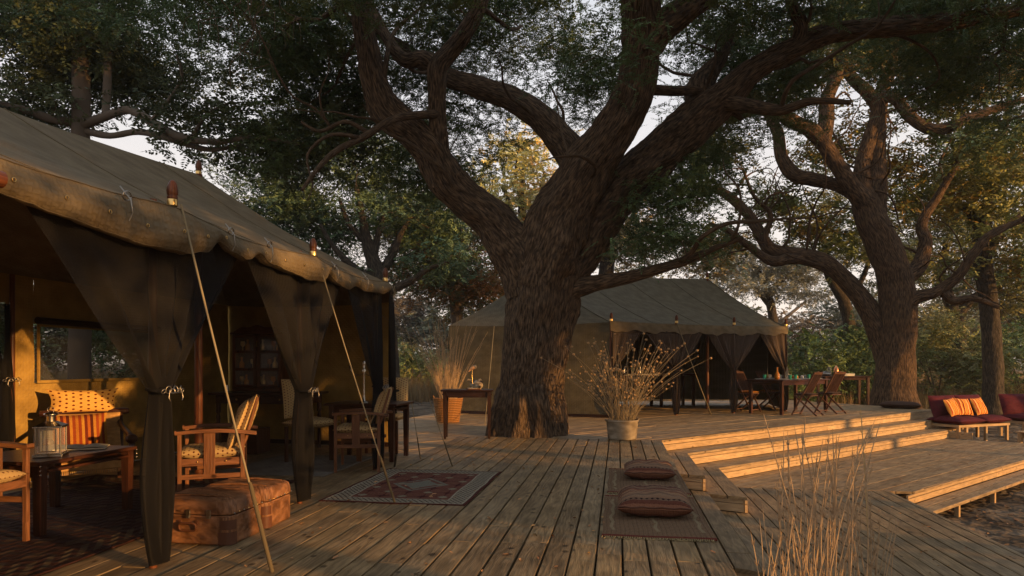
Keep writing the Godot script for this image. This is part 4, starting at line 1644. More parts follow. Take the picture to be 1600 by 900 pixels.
	b2.call("limb", [[1536, 380, 23, 8], [1520, 340, 23.2, 6], [1498, 318, 23.4, 5], [1470, 310, 23.6, 3]], 14, .1)
	var C3 := []
	for b in [[1580, 230, 24.6, 2.0, 1.5, 1.2, 18], [1610, 350, 24, 1.4, 1.0, 1.0, 9], [1490, 290, 24.5, 1.2, .8, 1.0, 7]]:
		C3.append_array(blob(at(b[0], b[1], b[2]), Vector3(b[3], b[4], b[5]), b[6], r, .4, -.1))
	foliage(p, b3, sk3, near_first(C3, sk3), sp, 34, Vector3(.95, .5, .95), Vector2(.8, 1.4), [Color(.17, .175, .055), Color(.13, .15, .05), Color(.23, .16, .045)], r)


func plain_tree(called: String, label: String, L: Array, limbs: Array, blobs: Array, sp: Array, cols: Array, per: int, size: Vector3, ss: Vector2, sd: int, m: Material, group := "trees standing round the camp", skip := 0.35) -> Node3D:
	var r := RandomNumberGenerator.new()
	r.seed = sd
	var p0 := at(L[0][0], L[0][1], L[0][2])
	var base := Vector3(p0.x, ground_y(p0.x, p0.z) - .1, p0.z)
	var o := thing(called, label, "tree", base, 0.0, group)
	var sk := []
	var P := path(L)
	P[0].y = base.y
	limb("trunk", P, m, o, 22, .12, .012, sk, base)
	for q in limbs:
		limb("limb", path(q), m, o, 12, .14, .006, sk, base)
	var C := []
	for b in blobs:
		C.append_array(blob(at(b[0], b[1], b[2]), Vector3(b[3], b[4], b[5]), b[6], r, .35, -.08))
	foliage(o, base, sk, near_first(C, sk), sp, per, size, ss, cols, r, skip)
	return o


func far_trees() -> void:
	var sp := [spray(8, .10, .045, .42, 5), spray(7, .11, .05, .40, 6)]
	var big := [spray(6, .24, .12, .7, 7), spray(5, .26, .13, .7, 8)]
	var green := [Color(.08, .10, .048), Color(.095, .115, .05), Color(.07, .09, .046)]
	var olive := [Color(.15, .165, .06), Color(.12, .14, .055), Color(.19, .175, .06)]
	var gold := [Color(.60, .54, .2), Color(.52, .50, .2), Color(.60, .42, .14), Color(.42, .44, .18)]
	var rust := [Color(.28, .13, .04), Color(.20, .13, .045), Color(.15, .14, .05), Color(.11, .12, .05)]
	plain_tree("shade_tree", "dark straight-trunked tree rising behind the near tent's roof at the left", [[125, 640, 15, 17], [124, 400, 15, 15], [125, 240, 15, 14], [127, 160, 15, 13], [126, 80, 15, 13], [124, -10, 15, 12], [120, -120, 15, 9]],
		[[[128, 196, 15, 8], [160, 184, 14.6, 7], [200, 172, 14.2, 6.5], [236, 190, 13.8, 7], [276, 212, 13.4, 7], [336, 222, 13, 5], [400, 214, 12.6, 4], [470, 226, 12.2, 2.5]], [[134, 205, 15, 6], [172, 212, 14.5, 5], [216, 206, 14.2, 5], [262, 216, 13.8, 5], [330, 234, 13.4, 4], [392, 220, 13, 2]], [[116, 192, 15, 8], [80, 186, 14.8, 7], [40, 172, 14.6, 6], [0, 163, 14.4, 5], [-60, 150, 14.2, 3]], [[236, 190, 13.8, 4], [262, 160, 13.6, 3.5], [285, 120, 13.4, 3], [276, 86, 13.2, 2]], [[300, 218, 13.2, 3.5], [322, 180, 13, 3], [360, 160, 12.8, 2]], [[165, 178, 14.6, 6], [168, 120, 14.8, 6], [166, 50, 15, 6], [160, -30, 15, 5]]],
		[[60, 110, 16.2, 2.6, 1.2, 1.6, 34], [230, 90, 16.4, 2.2, .9, 1.6, 26], [60, 10, 16, 3.2, 1.2, 2.0, 30], [250, 30, 15, 2.8, 1.0, 2.2, 28], [460, 215, 13, 1.4, .4, 1.2, 10], [480, 150, 13.4, 1.0, .6, 1.2, 9], [330, 205, 13.6, 1.6, .22, 1.4, 7], [-60, 130, 14.4, 2, 1.5, 2, 20]],
		sp, green, 44, Vector3(.95, .42, .95), Vector2(.8, 1.3), 301, M.bark_far)
	plain_tree("shade_tree", "grey many-limbed tree behind the near tent's right end, seen over the valance", [[612, 640, 24, 16], [606, 520, 24, 14], [596, 452, 24, 14], [584, 412, 24, 12], [574, 380, 24, 9], [566, 340, 24, 6], [556, 290, 24, 4]],
		[[[598, 450, 24, 9], [572, 430, 23.8, 7], [548, 414, 23.6, 6], [520, 384, 23.4, 4], [500, 350, 23.2, 3]], [[594, 430, 24, 8], [612, 400, 24.2, 7], [624, 370, 24.4, 5], [640, 340, 24.6, 3]], [[584, 410, 24, 6], [590, 370, 24, 5], [602, 330, 24, 3]], [[606, 455, 24, 7], [640, 440, 23.8, 6], [670, 420, 23.6, 4], [700, 410, 23.4, 3]], [[572, 380, 24, 5], [545, 350, 23.8, 4], [530, 310, 23.6, 3]]],
		[[560, 310, 25.4, 3.2, 1.5, 1.8, 40], [490, 390, 25.4, 2.0, 1.1, 1.4, 16], [450, 340, 25.4, 2.4, 1.3, 1.4, 22], [640, 330, 25.4, 2.2, 1.3, 1.6, 20], [680, 420, 24.6, 1.4, .8, 1.4, 9], [540, 450, 25.4, 1.8, .6, 1.4, 9], [420, 300, 25.5, 2.4, 1.3, 1.8, 20], [545, 245, 25.4, 3.0, 1.3, 1.8, 24]],
		sp, [Color(.095, .145, .07), Color(.115, .165, .078), Color(.08, .125, .06)], 36, Vector3(1.05, .55, 1.05), Vector2(.9, 1.5), 302, M.bark_grey, "trees standing round the camp", .1)
	plain_tree("autumn_tree", "rusty-leaved tree left of the big trunk, above the far tent's left corner", [[720, 620, 30, 12], [716, 520, 30, 10], [708, 440, 30, 9], [700, 380, 30, 6], [704, 330, 30, 4]],
		[[[710, 450, 30, 6], [680, 420, 29.5, 4], [650, 400, 29, 3]], [[708, 430, 30, 6], [740, 400, 30.5, 4], [760, 380, 31, 3]]],
		[[705, 380, 30, 3.2, 1.7, 2.2, 44], [730, 450, 29.6, 2.2, 1.3, 1.8, 26], [655, 430, 29, 1.8, 1.2, 1.8, 18], [640, 380, 29.6, 1.8, 1.2, 1.6, 16], [680, 330, 30.6, 2.4, 1.2, 1.8, 22]], sp, rust, 34, Vector3(1.1, .6, 1.1), Vector2(1.0, 1.7), 303, M.bark_far)
	plain_tree("autumn_tree", "golden-leaved tree glowing in the sun behind the big tree's fork", [[830, 600, 38, 14], [826, 460, 38, 11], [818, 360, 38, 8], [815, 300, 38, 5], [820, 250, 38, 3]],
		[[[820, 380, 38, 6], [800, 330, 38, 4], [786, 290, 38, 3]], [[818, 350, 38, 5], [840, 310, 38, 4], [852, 270, 38, 3]], [[816, 320, 38, 4], [806, 280, 38, 3], [808, 250, 38, 2]]],
		[[815, 285, 38, 3.6, 2.2, 2.4, 34], [790, 330, 37.6, 2.4, 1.6, 2, 20], [840, 345, 38.4, 2.4, 1.4, 2, 18], [820, 230, 38.4, 2.8, 1.4, 2, 16]], big, gold, 16, Vector3(1.3, .8, 1.3), Vector2(.7, 1.1), 304, M.bark_grey, "trees standing round the camp", .1)
	plain_tree("autumn_tree", "pale gold tree right of the big tree's fork, over the far tent's roof", [[945, 610, 34, 15], [946, 460, 34, 13], [950, 390, 34, 11], [956, 340, 34, 7], [960, 280, 34, 4]],
		[[[950, 400, 34, 7], [975, 360, 34, 5], [1000, 320, 34, 3]], [[948, 390, 34, 6], [930, 350, 34, 4], [925, 310, 34, 3]]],
		[[955, 330, 34, 2.4, 2.2, 2, 30], [1000, 390, 33.6, 2.2, 1.0, 1.8, 22], [920, 290, 34.4, 2.0, 1.4, 1.8, 18], [1090, 400, 33.5, 2.2, .9, 1.6, 20]], big, [Color(.30, .26, .13), Color(.22, .22, .10), Color(.34, .25, .12)], 20, Vector3(1.2, .8, 1.2), Vector2(.6, 1.0), 305, M.bark_grey)
	plain_tree("flat_topped_tree", "hazy flat-topped tree beyond the far tent's right end", [[1215, 600, 46, 8], [1208, 500, 46, 7], [1196, 450, 46, 6], [1180, 415, 46, 4]],
		[[[1200, 460, 46, 5], [1230, 430, 46, 4], [1260, 415, 46, 2]], [[1204, 480, 46, 4], [1170, 440, 46, 3], [1140, 420, 46, 2]]],
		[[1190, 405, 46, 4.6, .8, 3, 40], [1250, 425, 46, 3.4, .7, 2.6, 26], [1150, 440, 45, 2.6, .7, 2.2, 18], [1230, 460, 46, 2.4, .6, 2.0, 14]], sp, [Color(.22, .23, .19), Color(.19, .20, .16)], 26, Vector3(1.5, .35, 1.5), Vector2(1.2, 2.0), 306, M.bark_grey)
	plain_tree("back_tree", "leaning pale-barked tree between the gnarled tree and the far tent", [[1330, 610, 30, 11], [1328, 520, 30, 9], [1318, 470, 30, 9], [1300, 440, 30, 7], [1290, 410, 30, 5], [1300, 360, 30, 3]],
		[[[1318, 470, 30, 6], [1345, 440, 30, 4], [1360, 400, 30, 3]]],
		[[1300, 380, 30, 2.2, 1.2, 1.6, 14], [1360, 410, 30.5, 2.2, 1.3, 1.8, 16], [1280, 290, 31, 2.4, 1.2, 1.6, 12]], sp, olive, 30, Vector3(1.1, .6, 1.1), Vector2(1.0, 1.7), 307, M.bark_grey)
	plain_tree("back_tree", "leaning twin-stemmed tree behind the slender tree at the far right", [[1500, 620, 32, 12], [1498, 520, 32, 10], [1484, 470, 32, 9], [1470, 430, 32, 7], [1480, 380, 32, 5]],
		[[[1494, 500, 32, 8], [1520, 466, 32, 7], [1560, 455, 32, 5], [1600, 470, 32, 3]], [[1480, 450, 32, 6], [1455, 410, 32, 4], [1440, 370, 32, 3]]],
		[[1490, 400, 32, 3.2, 1.6, 2.2, 32], [1580, 430, 32, 3.2, 1.8, 2.2, 36], [1430, 350, 32.5, 2.6, 1.4, 2, 22], [1560, 290, 32.6, 3.4, 1.8, 2, 32], [1650, 350, 32, 3, 2.5, 2, 20]], sp, olive, 32, Vector3(1.1, .6, 1.1), Vector2(1.0, 1.7), 308, M.bark_grey)
	# a belt of trees farther off, closing the view between the trunks
	var n := 0
	var where := ["far off behind the near tent", "beyond the gap right of the near tent", "beyond the skull table", "far behind the big trunk", "beyond the far tent's roof", "beyond the dining table", "far behind the gnarled trunk", "far off behind the burgundy sofas"]
	var r := RandomNumberGenerator.new()
	r.seed = 77
	for px in [-80, 60, 200, 350, 480, 600, 690, 770, 880, 1000, 1110, 1230, 1340, 1440, 1540, 1660]:
		var d := r.randf_range(48, 66)
		var top := 465.0 + r.randf_range(-40, 30)
		if px > 640 and px < 740 or px > 1180 and px < 1260:
			top = 510.0
		var kind: String = ["grey-green", "olive", "brownish"][n % 3]
		var lean := r.randf_range(-14, 14)
		plain_tree("distant_tree", "%s tree %s%s" % [["tall " , "low ", ""][n % 3] + kind, where[mini(7, n / 2)], ", the farther of its pair" if n % 2 else ""],
			[[px, 585, d, 6], [px + lean * .3, 540, d, 5], [px + lean, 500, d, 4], [px + lean * .5, top + 30, d, 2.5]], [[[px + lean, 510, d, 3], [px - 25, 470, d, 2]], [[px + lean, 505, d, 3], [px + 30, 470, d, 2]]],
			[[px, top + 20, d, 4.6, 2.6, 3, 34], [px - 30, top + 70, d, 3.6, 2.2, 2.5, 22], [px + 34, top + 60, d, 3.6, 2.2, 2.5, 22], [px, 510, d + 1, 4.0, 1.6, 2.5, 16]], big, [[Color(.13, .14, .09)], [Color(.17, .165, .085)], [Color(.18, .14, .09)]][n % 3], 20, Vector3(1.7, 1.1, 1.7), Vector2(.8, 1.5), 400 + n, M.bark_far, "distant trees", .6)
		n += 1


func bush(label: String, p: Vector3, s: Vector3, n: int, sp: Array, cols: Array, sd: int, ss: Vector2) -> void:
	var r := RandomNumberGenerator.new()
	r.seed = sd
	p.y = ground_y(p.x, p.z)
	var o := thing("shrub", label, "shrub", p, 0.0, "shrubs behind the terrace")
	var sk := []
	for k in 5:
		var a := TAU * k / 5.0 + r.randf()
		var d := Vector3(cos(a) * s.x * .5, s.y * r.randf_range(.8, 1.3), sin(a) * s.z * .5)
		limb("stem", [Vector4(p.x, p.y - .05, p.z, .035), Vector4(p.x + d.x * .4, p.y + d.y * .5, p.z + d.z * .4, .025), Vector4(p.x + d.x, p.y + d.y, p.z + d.z, .01)], M.bark_far, o, 7, .2, 0.0, sk, p)
	foliage(o, p, sk, blob(p + Vector3(0, s.y * .95, 0), s, n, r, .5, -.15), sp, 30, Vector3(.6, .45, .6), ss, cols, r, .4)


func undergrowth() -> void:
	var sp := [spray(7, .09, .05, .34, 9), spray(6, .10, .055, .32, 10)]
	var g := [Color(.105, .165, .055), Color(.125, .18, .06), Color(.09, .14, .052)]
	var ol := [Color(.20, .235, .085), Color(.17, .21, .075), Color(.25, .245, .10)]
	var L := [[1262, 560, 25, 2.0, 1.5, 1.4, 46, 0, "dark green shrub just right of the far tent"], [1330, 560, 25.5, 1.9, 1.6, 1.3, 46, 0, "rounded green shrub left of the gnarled trunk"], [1465, 560, 27, 2.2, 1.9, 1.5, 52, 1, "olive shrub between the gnarled and slender trunks"], [1520, 575, 26, 1.6, 1.3, 1.2, 30, 1, "low olive shrub left of the slender trunk"], [1600, 560, 27, 2.0, 1.9, 1.4, 44, 0, "tall green shrub behind the right-hand sofa"], [1240, 590, 30, 2.0, 1.0, 1.4, 26, 1, "low olive shrub far behind the dining chairs"], [640, 555, 34, 2.0, 1.2, 1.6, 22, 1, "olive shrub beyond the gap right of the near tent"], [690, 560, 36, 2.4, 1.1, 1.6, 28, 1, "low shrub beyond the basket of tall grass"], [1400, 580, 30, 2.6, 1.8, 1.6, 36, 1, "pale olive shrub hidden behind the gnarled trunk"], [560, 560, 34, 2.6, 1.6, 1.8, 26, 0, "dark shrub behind the near tent's corner curtain"], [1680, 560, 24, 2.0, 2.0, 1.5, 34, 1, "olive shrub at the right edge of the view"]]
	var n := 0
	for b in L:
		bush(b[8], at(b[0], b[1], b[2]), Vector3(b[3], b[4], b[5]), b[6], sp, ol if b[7] else g, 600 + n, Vector2(.8, 1.4))
		n += 1
	for b in [[Vector3(-14.5, 0, -16.5), Vector3(2.6, 1.8, 2.0), 50, "broad shrub seen through the near tent's rear doorway"], [Vector3(-9.5, 0, -19.0), Vector3(2.4, 1.9, 1.8), 44, "tall shrub behind the near tent, right of the straight trunk"], [Vector3(-19.0, 0, -22.0), Vector3(3.4, 2.4, 2.4), 60, "big shrub far behind the near tent's doorway"], [Vector3(-13.0, 0, -26.0), Vector3(3.6, 2.4, 2.4), 60, "big shrub far behind the near tent's window"]]:
		bush(b[3], b[0], b[1], b[2], sp, ol if n % 2 else g, 600 + n, Vector2(.9, 1.6))
		n += 1
	# an unseen thicket added beside the deck, out of the picture at the right: it keeps the low sun off the near boards
	for b in [[Vector3(7.0, 0, -1.6), "unseen tall shrub added right of the deck to block the low sun, nearer one"], [Vector3(7.2, 0, -2.5), "unseen tall shrub added right of the deck to block the low sun, farther one"]]:
		bush(b[1], b[0], Vector3(.9, 2.1, .62), 84, sp, g, 640 + n, Vector2(1.0, 1.7))
		n += 1
	# dry field grass as one mass
	var mb := MB.new()
	var r := RandomNumberGenerator.new()
	r.seed = 55
	for k in 14:
		var a := r.randf() * TAU
		var l := r.randf_range(.5, 1.0)
		var lean := r.randf_range(.05, .4)
		var b0 := Vector3(cos(a) * .05, 0, sin(a) * .05)
		var dir := Vector3(cos(a), 0, sin(a))
		var sd := Vector3(-dir.z, 0, dir.x) * .006
		var rows := []
		for j in 4:
			var s := j / 3.0
			var p := b0 + Vector3(0, l * s, 0) + dir * lean * s * s * l
			rows.append(V3([p - sd * (1.1 - s), p + sd * (1.1 - s)]))
		mb.sheet(rows)
	var X := []
	var C := PackedColorArray()
	for k in 26000:
		var d := 14.0 + pow(r.randf(), 1.6) * 60.0
		var x := r.randf_range(-1.0, 1.0) * d * .95
		if d < 22.5 and x > -3.8:
			continue
		if x < -1.0 and d < 26.0 and noise.get_noise_2d(x * .2, d * .2) < -.05:
			continue
		if x > 9.0 and d < 24:
			continue
		var s := r.randf_range(.6, 1.25)
		X.append(Transform3D(Basis.from_euler(Vector3(0, r.randf() * TAU, 0)).scaled(Vector3(s * 1.3, s, s * 1.3)), Vector3(x, ground_y(x, -d) - .02, -d)))
		var t := r.randf_range(.7, 1.3)
		C.append(Color(t, t * r.randf_range(.88, 1.02), t * .9))
	var o := scatter("dry_grass", mb.mesh(), M.fieldgrass, X, C)
	tag(o, "field of tall dry straw-coloured grass beyond the terrace and tents", "grass", "", "stuff")


# neighbours on the sun's side, out of the picture at the right: the low sun passes under their crowns
func shade_trees() -> void:
	var sp := [spray(8, .12, .055, .45, 11), spray(7, .13, .06, .42, 12)]
	var r := RandomNumberGenerator.new()
	r.seed = 909
	var n := 0
	var names := ["nearest the camera, out of view", "second from the camera, out of view", "third from the camera, out of view", "fourth from the camera, out of view", "farthest of the row, out of view"]
	for q in [[9.0, -2.4, 2.9], [12.0, 1.4, 2.8], [13.8, 2.4, 3.0], [22.0, 11.0, 3.5], [36.0, -4.0, 5.5]]:
		var b := Vector3(q[0], 0, -q[1])
		b.y = ground_y(b.x, b.z) - .1
		var o := thing("shade_tree", "leafy tree in the row right of the camp, " + names[n], "tree", b, 0.0, "row of trees on the sunny side")
		var sk := []
		var h: float = q[2]
		limb("trunk", [Vector4(b.x, b.y, b.z, .22), Vector4(b.x + .1, 1.5, b.z, .17), Vector4(b.x - .1, h + .4, b.z + .1, .15), Vector4(b.x, h + 3.0, b.z, .08), Vector4(b.x + .1, h + 6.2, b.z, .03)], M.bark_grey, o, 20, .15, .012, sk, b)
		for k in 6:
			var a := TAU * k / 6.0 + r.randf()
			limb("limb", [Vector4(b.x, h + .3 + .25 * k, b.z, .09), Vector4(b.x + cos(a) * 1.2, h + 1.2 + .3 * k, b.z + sin(a) * 1.2, .06), Vector4(b.x + cos(a) * 2.6, h + 1.8 + .35 * k, b.z + sin(a) * 2.6, .025)], M.bark_grey, o, 10, .2, .004, sk, b)
		foliage(o, b, sk, near_first(blob(Vector3(b.x, h + (4.0 if n != 3 else 2.6), b.z), Vector3(2.9, 4.0 if n != 3 else 2.6, 2.9), 130 if n != 3 else 70, r, .4, -.14), sk), sp, 70, Vector3(.9, .55, .9), Vector2(.9, 1.5), [Color(.075, .09, .035), Color(.06, .08, .033)], r, .3)
		n += 1


# winding side branches growing out of the limbs, each a part of its tree
func wander(parent: Node3D, base: Vector3, sk: Array, m: Material, n: int, lens: Vector2, rad: Vector2, sides: int, r: RandomNumberGenerator) -> void:
	var pool := []
	for s in sk:
		if s[1] > rad.x * .9 and s[0].y > 2.6:
			pool.append(s)
	for k in n:
		var s: Array = pool[r.randi() % pool.size()]
		var p: Vector3 = s[0]
		var r0 := minf(r.randf_range(rad.x, rad.y), s[1] * .75)
		var l := r.randf_range(lens.x, lens.y) * (.6 + r0 / rad.y * .6)
		var d := Vector3(r.randf_range(-1, 1), r.randf_range(-.15, .9), r.randf_range(-1, 1)).normalized()
		var P := [Vector4(p.x, p.y, p.z, r0)]
		var q := p
		for j in 7:
			q += d * l / 7.0
			d = (d + Vector3(r.randfn(0, .38), r.randfn(.04, .34), r.randfn(0, .38))).normalized()
			P.append(Vector4(q.x, q.y, q.z, lerpf(r0, r0 * .16, (j + 1) / 7.0)))
		limb("branch", P, m, parent, sides, .1, r0 * .1, sk, base)


# a stuffed cushion in the local xy plane, thick along z
func pillow(mb: MB, xf: Transform3D, w: float, h: float, th: float, sd := 0.0, uvs := Vector2.ONE, pinch := .07) -> void:
	var N := 18
	for side in [-1, 1]:
		var rows := []
		for a in N + 1:
			var y := float(a) / N * 2.0 - 1.0
			var row := PackedVector3Array()
			for b in N + 1:
				var x := float(b) / N * 2.0 - 1.0
				var e := (1.0 - pow(absf(x), 3.2)) * (1.0 - pow(absf(y), 3.2))
				var z: float = pow(maxf(e, 0.0), .55) * th * .5 * side
				z += noise.get_noise_3d(x * 1.3 + sd, y * 1.3, side * 2.0 + sd) * th * .16 * e
				var px := x * w * .5 * (1.0 - pinch * (1.0 - y * y) * absf(x))
				var py := y * h * .5 * (1.0 - pinch * (1.0 - x * x) * absf(y))
				row.append(xf * Vector3(px, py, z + .006 * sin(x * 9.0 + sd) * e))
			rows.append(row)
		mb.sheet(rows, uvs, Vector2.ZERO, side < 0)


# campaign armchair with curved arms and a broad splat; faces local +x
func campaign_chair(label: String, p: Vector3, turn: float) -> Node3D:
	var o := thing("campaign_chair", label, "chair", p, turn, "wooden campaign chairs of the near tent")
	for x in [.23, -.22]:
		for z in [-.255, .255]:
			var l := MB.new()
			bar(l, Vector3(x, 0, z), Vector3(x, .605, z), .03, .032)
			obj("leg", l, M.teak, o)
	for z in [-.255, .255]:
		var a := MB.new()
		var rows := [PackedVector3Array(), PackedVector3Array(), PackedVector3Array(), PackedVector3Array(), PackedVector3Array()]
		for k in 15:
			var s := k / 14.0
			var x := lerpf(.26, -.32, s)
			var y := .612 + .022 * sin(s * PI) - .012 * s
			var w := .03 + .008 * sin(s * PI)
			for q in 5:
				var c: Vector2 = [Vector2(-w, -.012), Vector2(w, -.012), Vector2(w, .014), Vector2(-w, .014), Vector2(-w, -.012)][q]
				rows[q].append(Vector3(x, y + c.y, z + c.x))
		for q in 4:
			a.sheet([rows[q], rows[q + 1]], Vector2(.6, .06), Vector2(rng.randf(), rng.randf()))
		bar(a, Vector3(.258, .622, z - .03), Vector3(.258, .622, z + .03), .026, .012)
		bar(a, Vector3(-.318, .600, z - .03), Vector3(-.318, .600, z + .03), .026, .012)
		obj("armrest", a, M.teak, o)
		var sp := MB.new()
		bar(sp, Vector3(0.02, .29, z), Vector3(.02, .61, z), .082, .018)
		obj("splat", sp, M.teak, o)
		for q in [[.275, 1.0, .038], [.385, .96, .06]]:
			var rl := MB.new()
			bar(rl, Vector3(.23, q[0], z * q[1]), Vector3(-.22, q[0], z * q[1]), q[2], .022)
			obj("side_rail", rl, M.teak, o)
		for x in [.1, -.1]:
			var st := MB.new()
			st.ball(Vector3(x, .39, z * 1.01 + .012 * signf(z)), Vector3(.006, .006, .004), 8, 4)
			obj("stud", st, M.brass, o)
	for q in [Vector2(.23, .385), Vector2(-.22, .30)]:
		var cr := MB.new()
		bar(cr, Vector3(q.x, q.y, -.25), Vector3(q.x, q.y, .25), .052, .022)
		obj("cross_rail", cr, M.teak, o)
	for z in [-.2, .2]:
		var b := MB.new()
		b.tube(V3([Vector3(-.16, .36, z), Vector3(-.24, .55, z), Vector3(-.33, .88, z)]), PackedFloat32Array([.015, .016, .013]), 8)
		obj("back_post", b, M.teak, o)
	var se := MB.new()
	pillow(se, T(Vector3(.02, .445, 0), Vector3(PI / 2, 0, 0)), .50, .48, .11, p.x, Vector2.ONE, .03)
	obj("seat_cushion", se, M.cream, o)
	for k in 2:
		var bc := MB.new()
		var xf := T(Vector3(-.185 - .065 * k, .66 + .035 * k, 0), Vector3(0, PI / 2, 0)) * Transform3D(Basis.from_euler(Vector3(-.36 + .03 * k, 0, 0)), Vector3.ZERO)
		pillow(bc, xf, .44, .42, .085, p.z + k, Vector2.ONE, .04)
		obj("back_cushion", bc, M.cream, o)
	return o


func table(called: String, label: String, p: Vector3, turn: float, s: Vector3, leg: float, taper: float, m: Material, apron := .09, over := .05, cat := "table") -> Node3D:
	var o := thing(called, label, cat, p, turn)
	var t := MB.new()
	t.box(T(Vector3(0, s.y - .014, 0)), Vector3(s.x, .028, s.z), .006, Vector2(rng.randf(), rng.randf()))
	obj("tabletop", t, m, o)
	for x in [-1, 1]:
		for z in [-1, 1]:
			var l := MB.new()
			var q := Vector3(x * (s.x * .5 - over - leg * .5), 0, z * (s.z * .5 - over - leg * .5))
			var a := leg * .5
			var rows := []
			for k in 5:
				var c: Vector2 = [Vector2(-1, -1), Vector2(1, -1), Vector2(1, 1), Vector2(-1, 1), Vector2(-1, -1)][k]
				rows.append(V3([q + Vector3(c.x * a * taper, 0, c.y * a * taper), q + Vector3(c.x * a, s.y - .03 - apron, c.y * a), q + Vector3(c.x * a, s.y - .03, c.y * a)]))
			for k in 4:
				l.sheet([rows[k], rows[k + 1]], Vector2(s.y, leg), Vector2(rng.randf(), rng.randf()))
			obj("leg", l, m, o)
	for e in [[Vector3(s.x * .5 - over - leg, 0, s.z * .5 - over - leg * .5), true], [Vector3(s.x * .5 - over - leg * .5, 0, s.z * .5 - over - leg), false]]:
		for sg in [-1, 1]:
			var a := MB.new()
			var y: float = s.y - .03 - apron * .5
			if e[1]:
				bar(a, Vector3(-e[0].x, y, e[0].z * sg), Vector3(e[0].x, y, e[0].z * sg), apron, .02)
			else:
				bar(a, Vector3(e[0].x * sg, y, -e[0].z), Vector3(e[0].x * sg, y, e[0].z), .02, apron)
			obj("apron", a, m, o)
	return o


func rug(called: String, label: String, c: Vector3, w: float, l: float, turn: float, m: Material, fringe := 0.0, group := "") -> void:
	var o := thing(called, label, "rug", c, turn, group)
	var rows := []
	for a in 15:
		var row := PackedVector3Array()
		for b in 21:
			var x := (b / 20.0 - .5) * l
			var z := (a / 14.0 - .5) * w
			row.append(Vector3(x + .012 * noise.get_noise_2d(z * 2.0, x), .0085 + .003 * noise.get_noise_2d(x * 3.0 + c.x, z * 3.0), z + .012 * noise.get_noise_2d(x * 2.0, z)))
		rows.append(row)
	var mb := MB.new()
	mb.sheet(rows, Vector2.ONE, Vector2.ZERO, true)
	var skirt := func(line: PackedVector3Array) -> void:
		var low := PackedVector3Array()
		for p in line:
			low.append(Vector3(p.x, .001, p.z))
		mb.sheet([line, low], Vector2(1, .01))
	skirt.call(rows[0])
	skirt.call(rows[14])
	var e0 := PackedVector3Array()
	var e1 := PackedVector3Array()
	for row in rows:
		e0.append(row[0])
		e1.append(row[20])
	skirt.call(e0)
	skirt.call(e1)
	obj("pile", mb, m, o)
	if fringe > 0.0:
		for sg in [-1, 1]:
			var f := MB.new()
			for k in int(w / .014):
				var z := (k + .5) * .014 - w * .5
				var x0: float = sg * l * .5
				f.tube(V3([Vector3(x0 - sg * .004, .006, z), Vector3(x0 + sg * fringe * .5, .005, z + rng.randf_range(-.008, .008)), Vector3(x0 + sg * fringe * rng.randf_range(.7, 1.1), .004, z + rng.randf_range(-.014, .014))]), PackedFloat32Array([.0035, .0035, .0025]), 4, false)
			obj("fringe", f, M.fringe, o, "stuff")


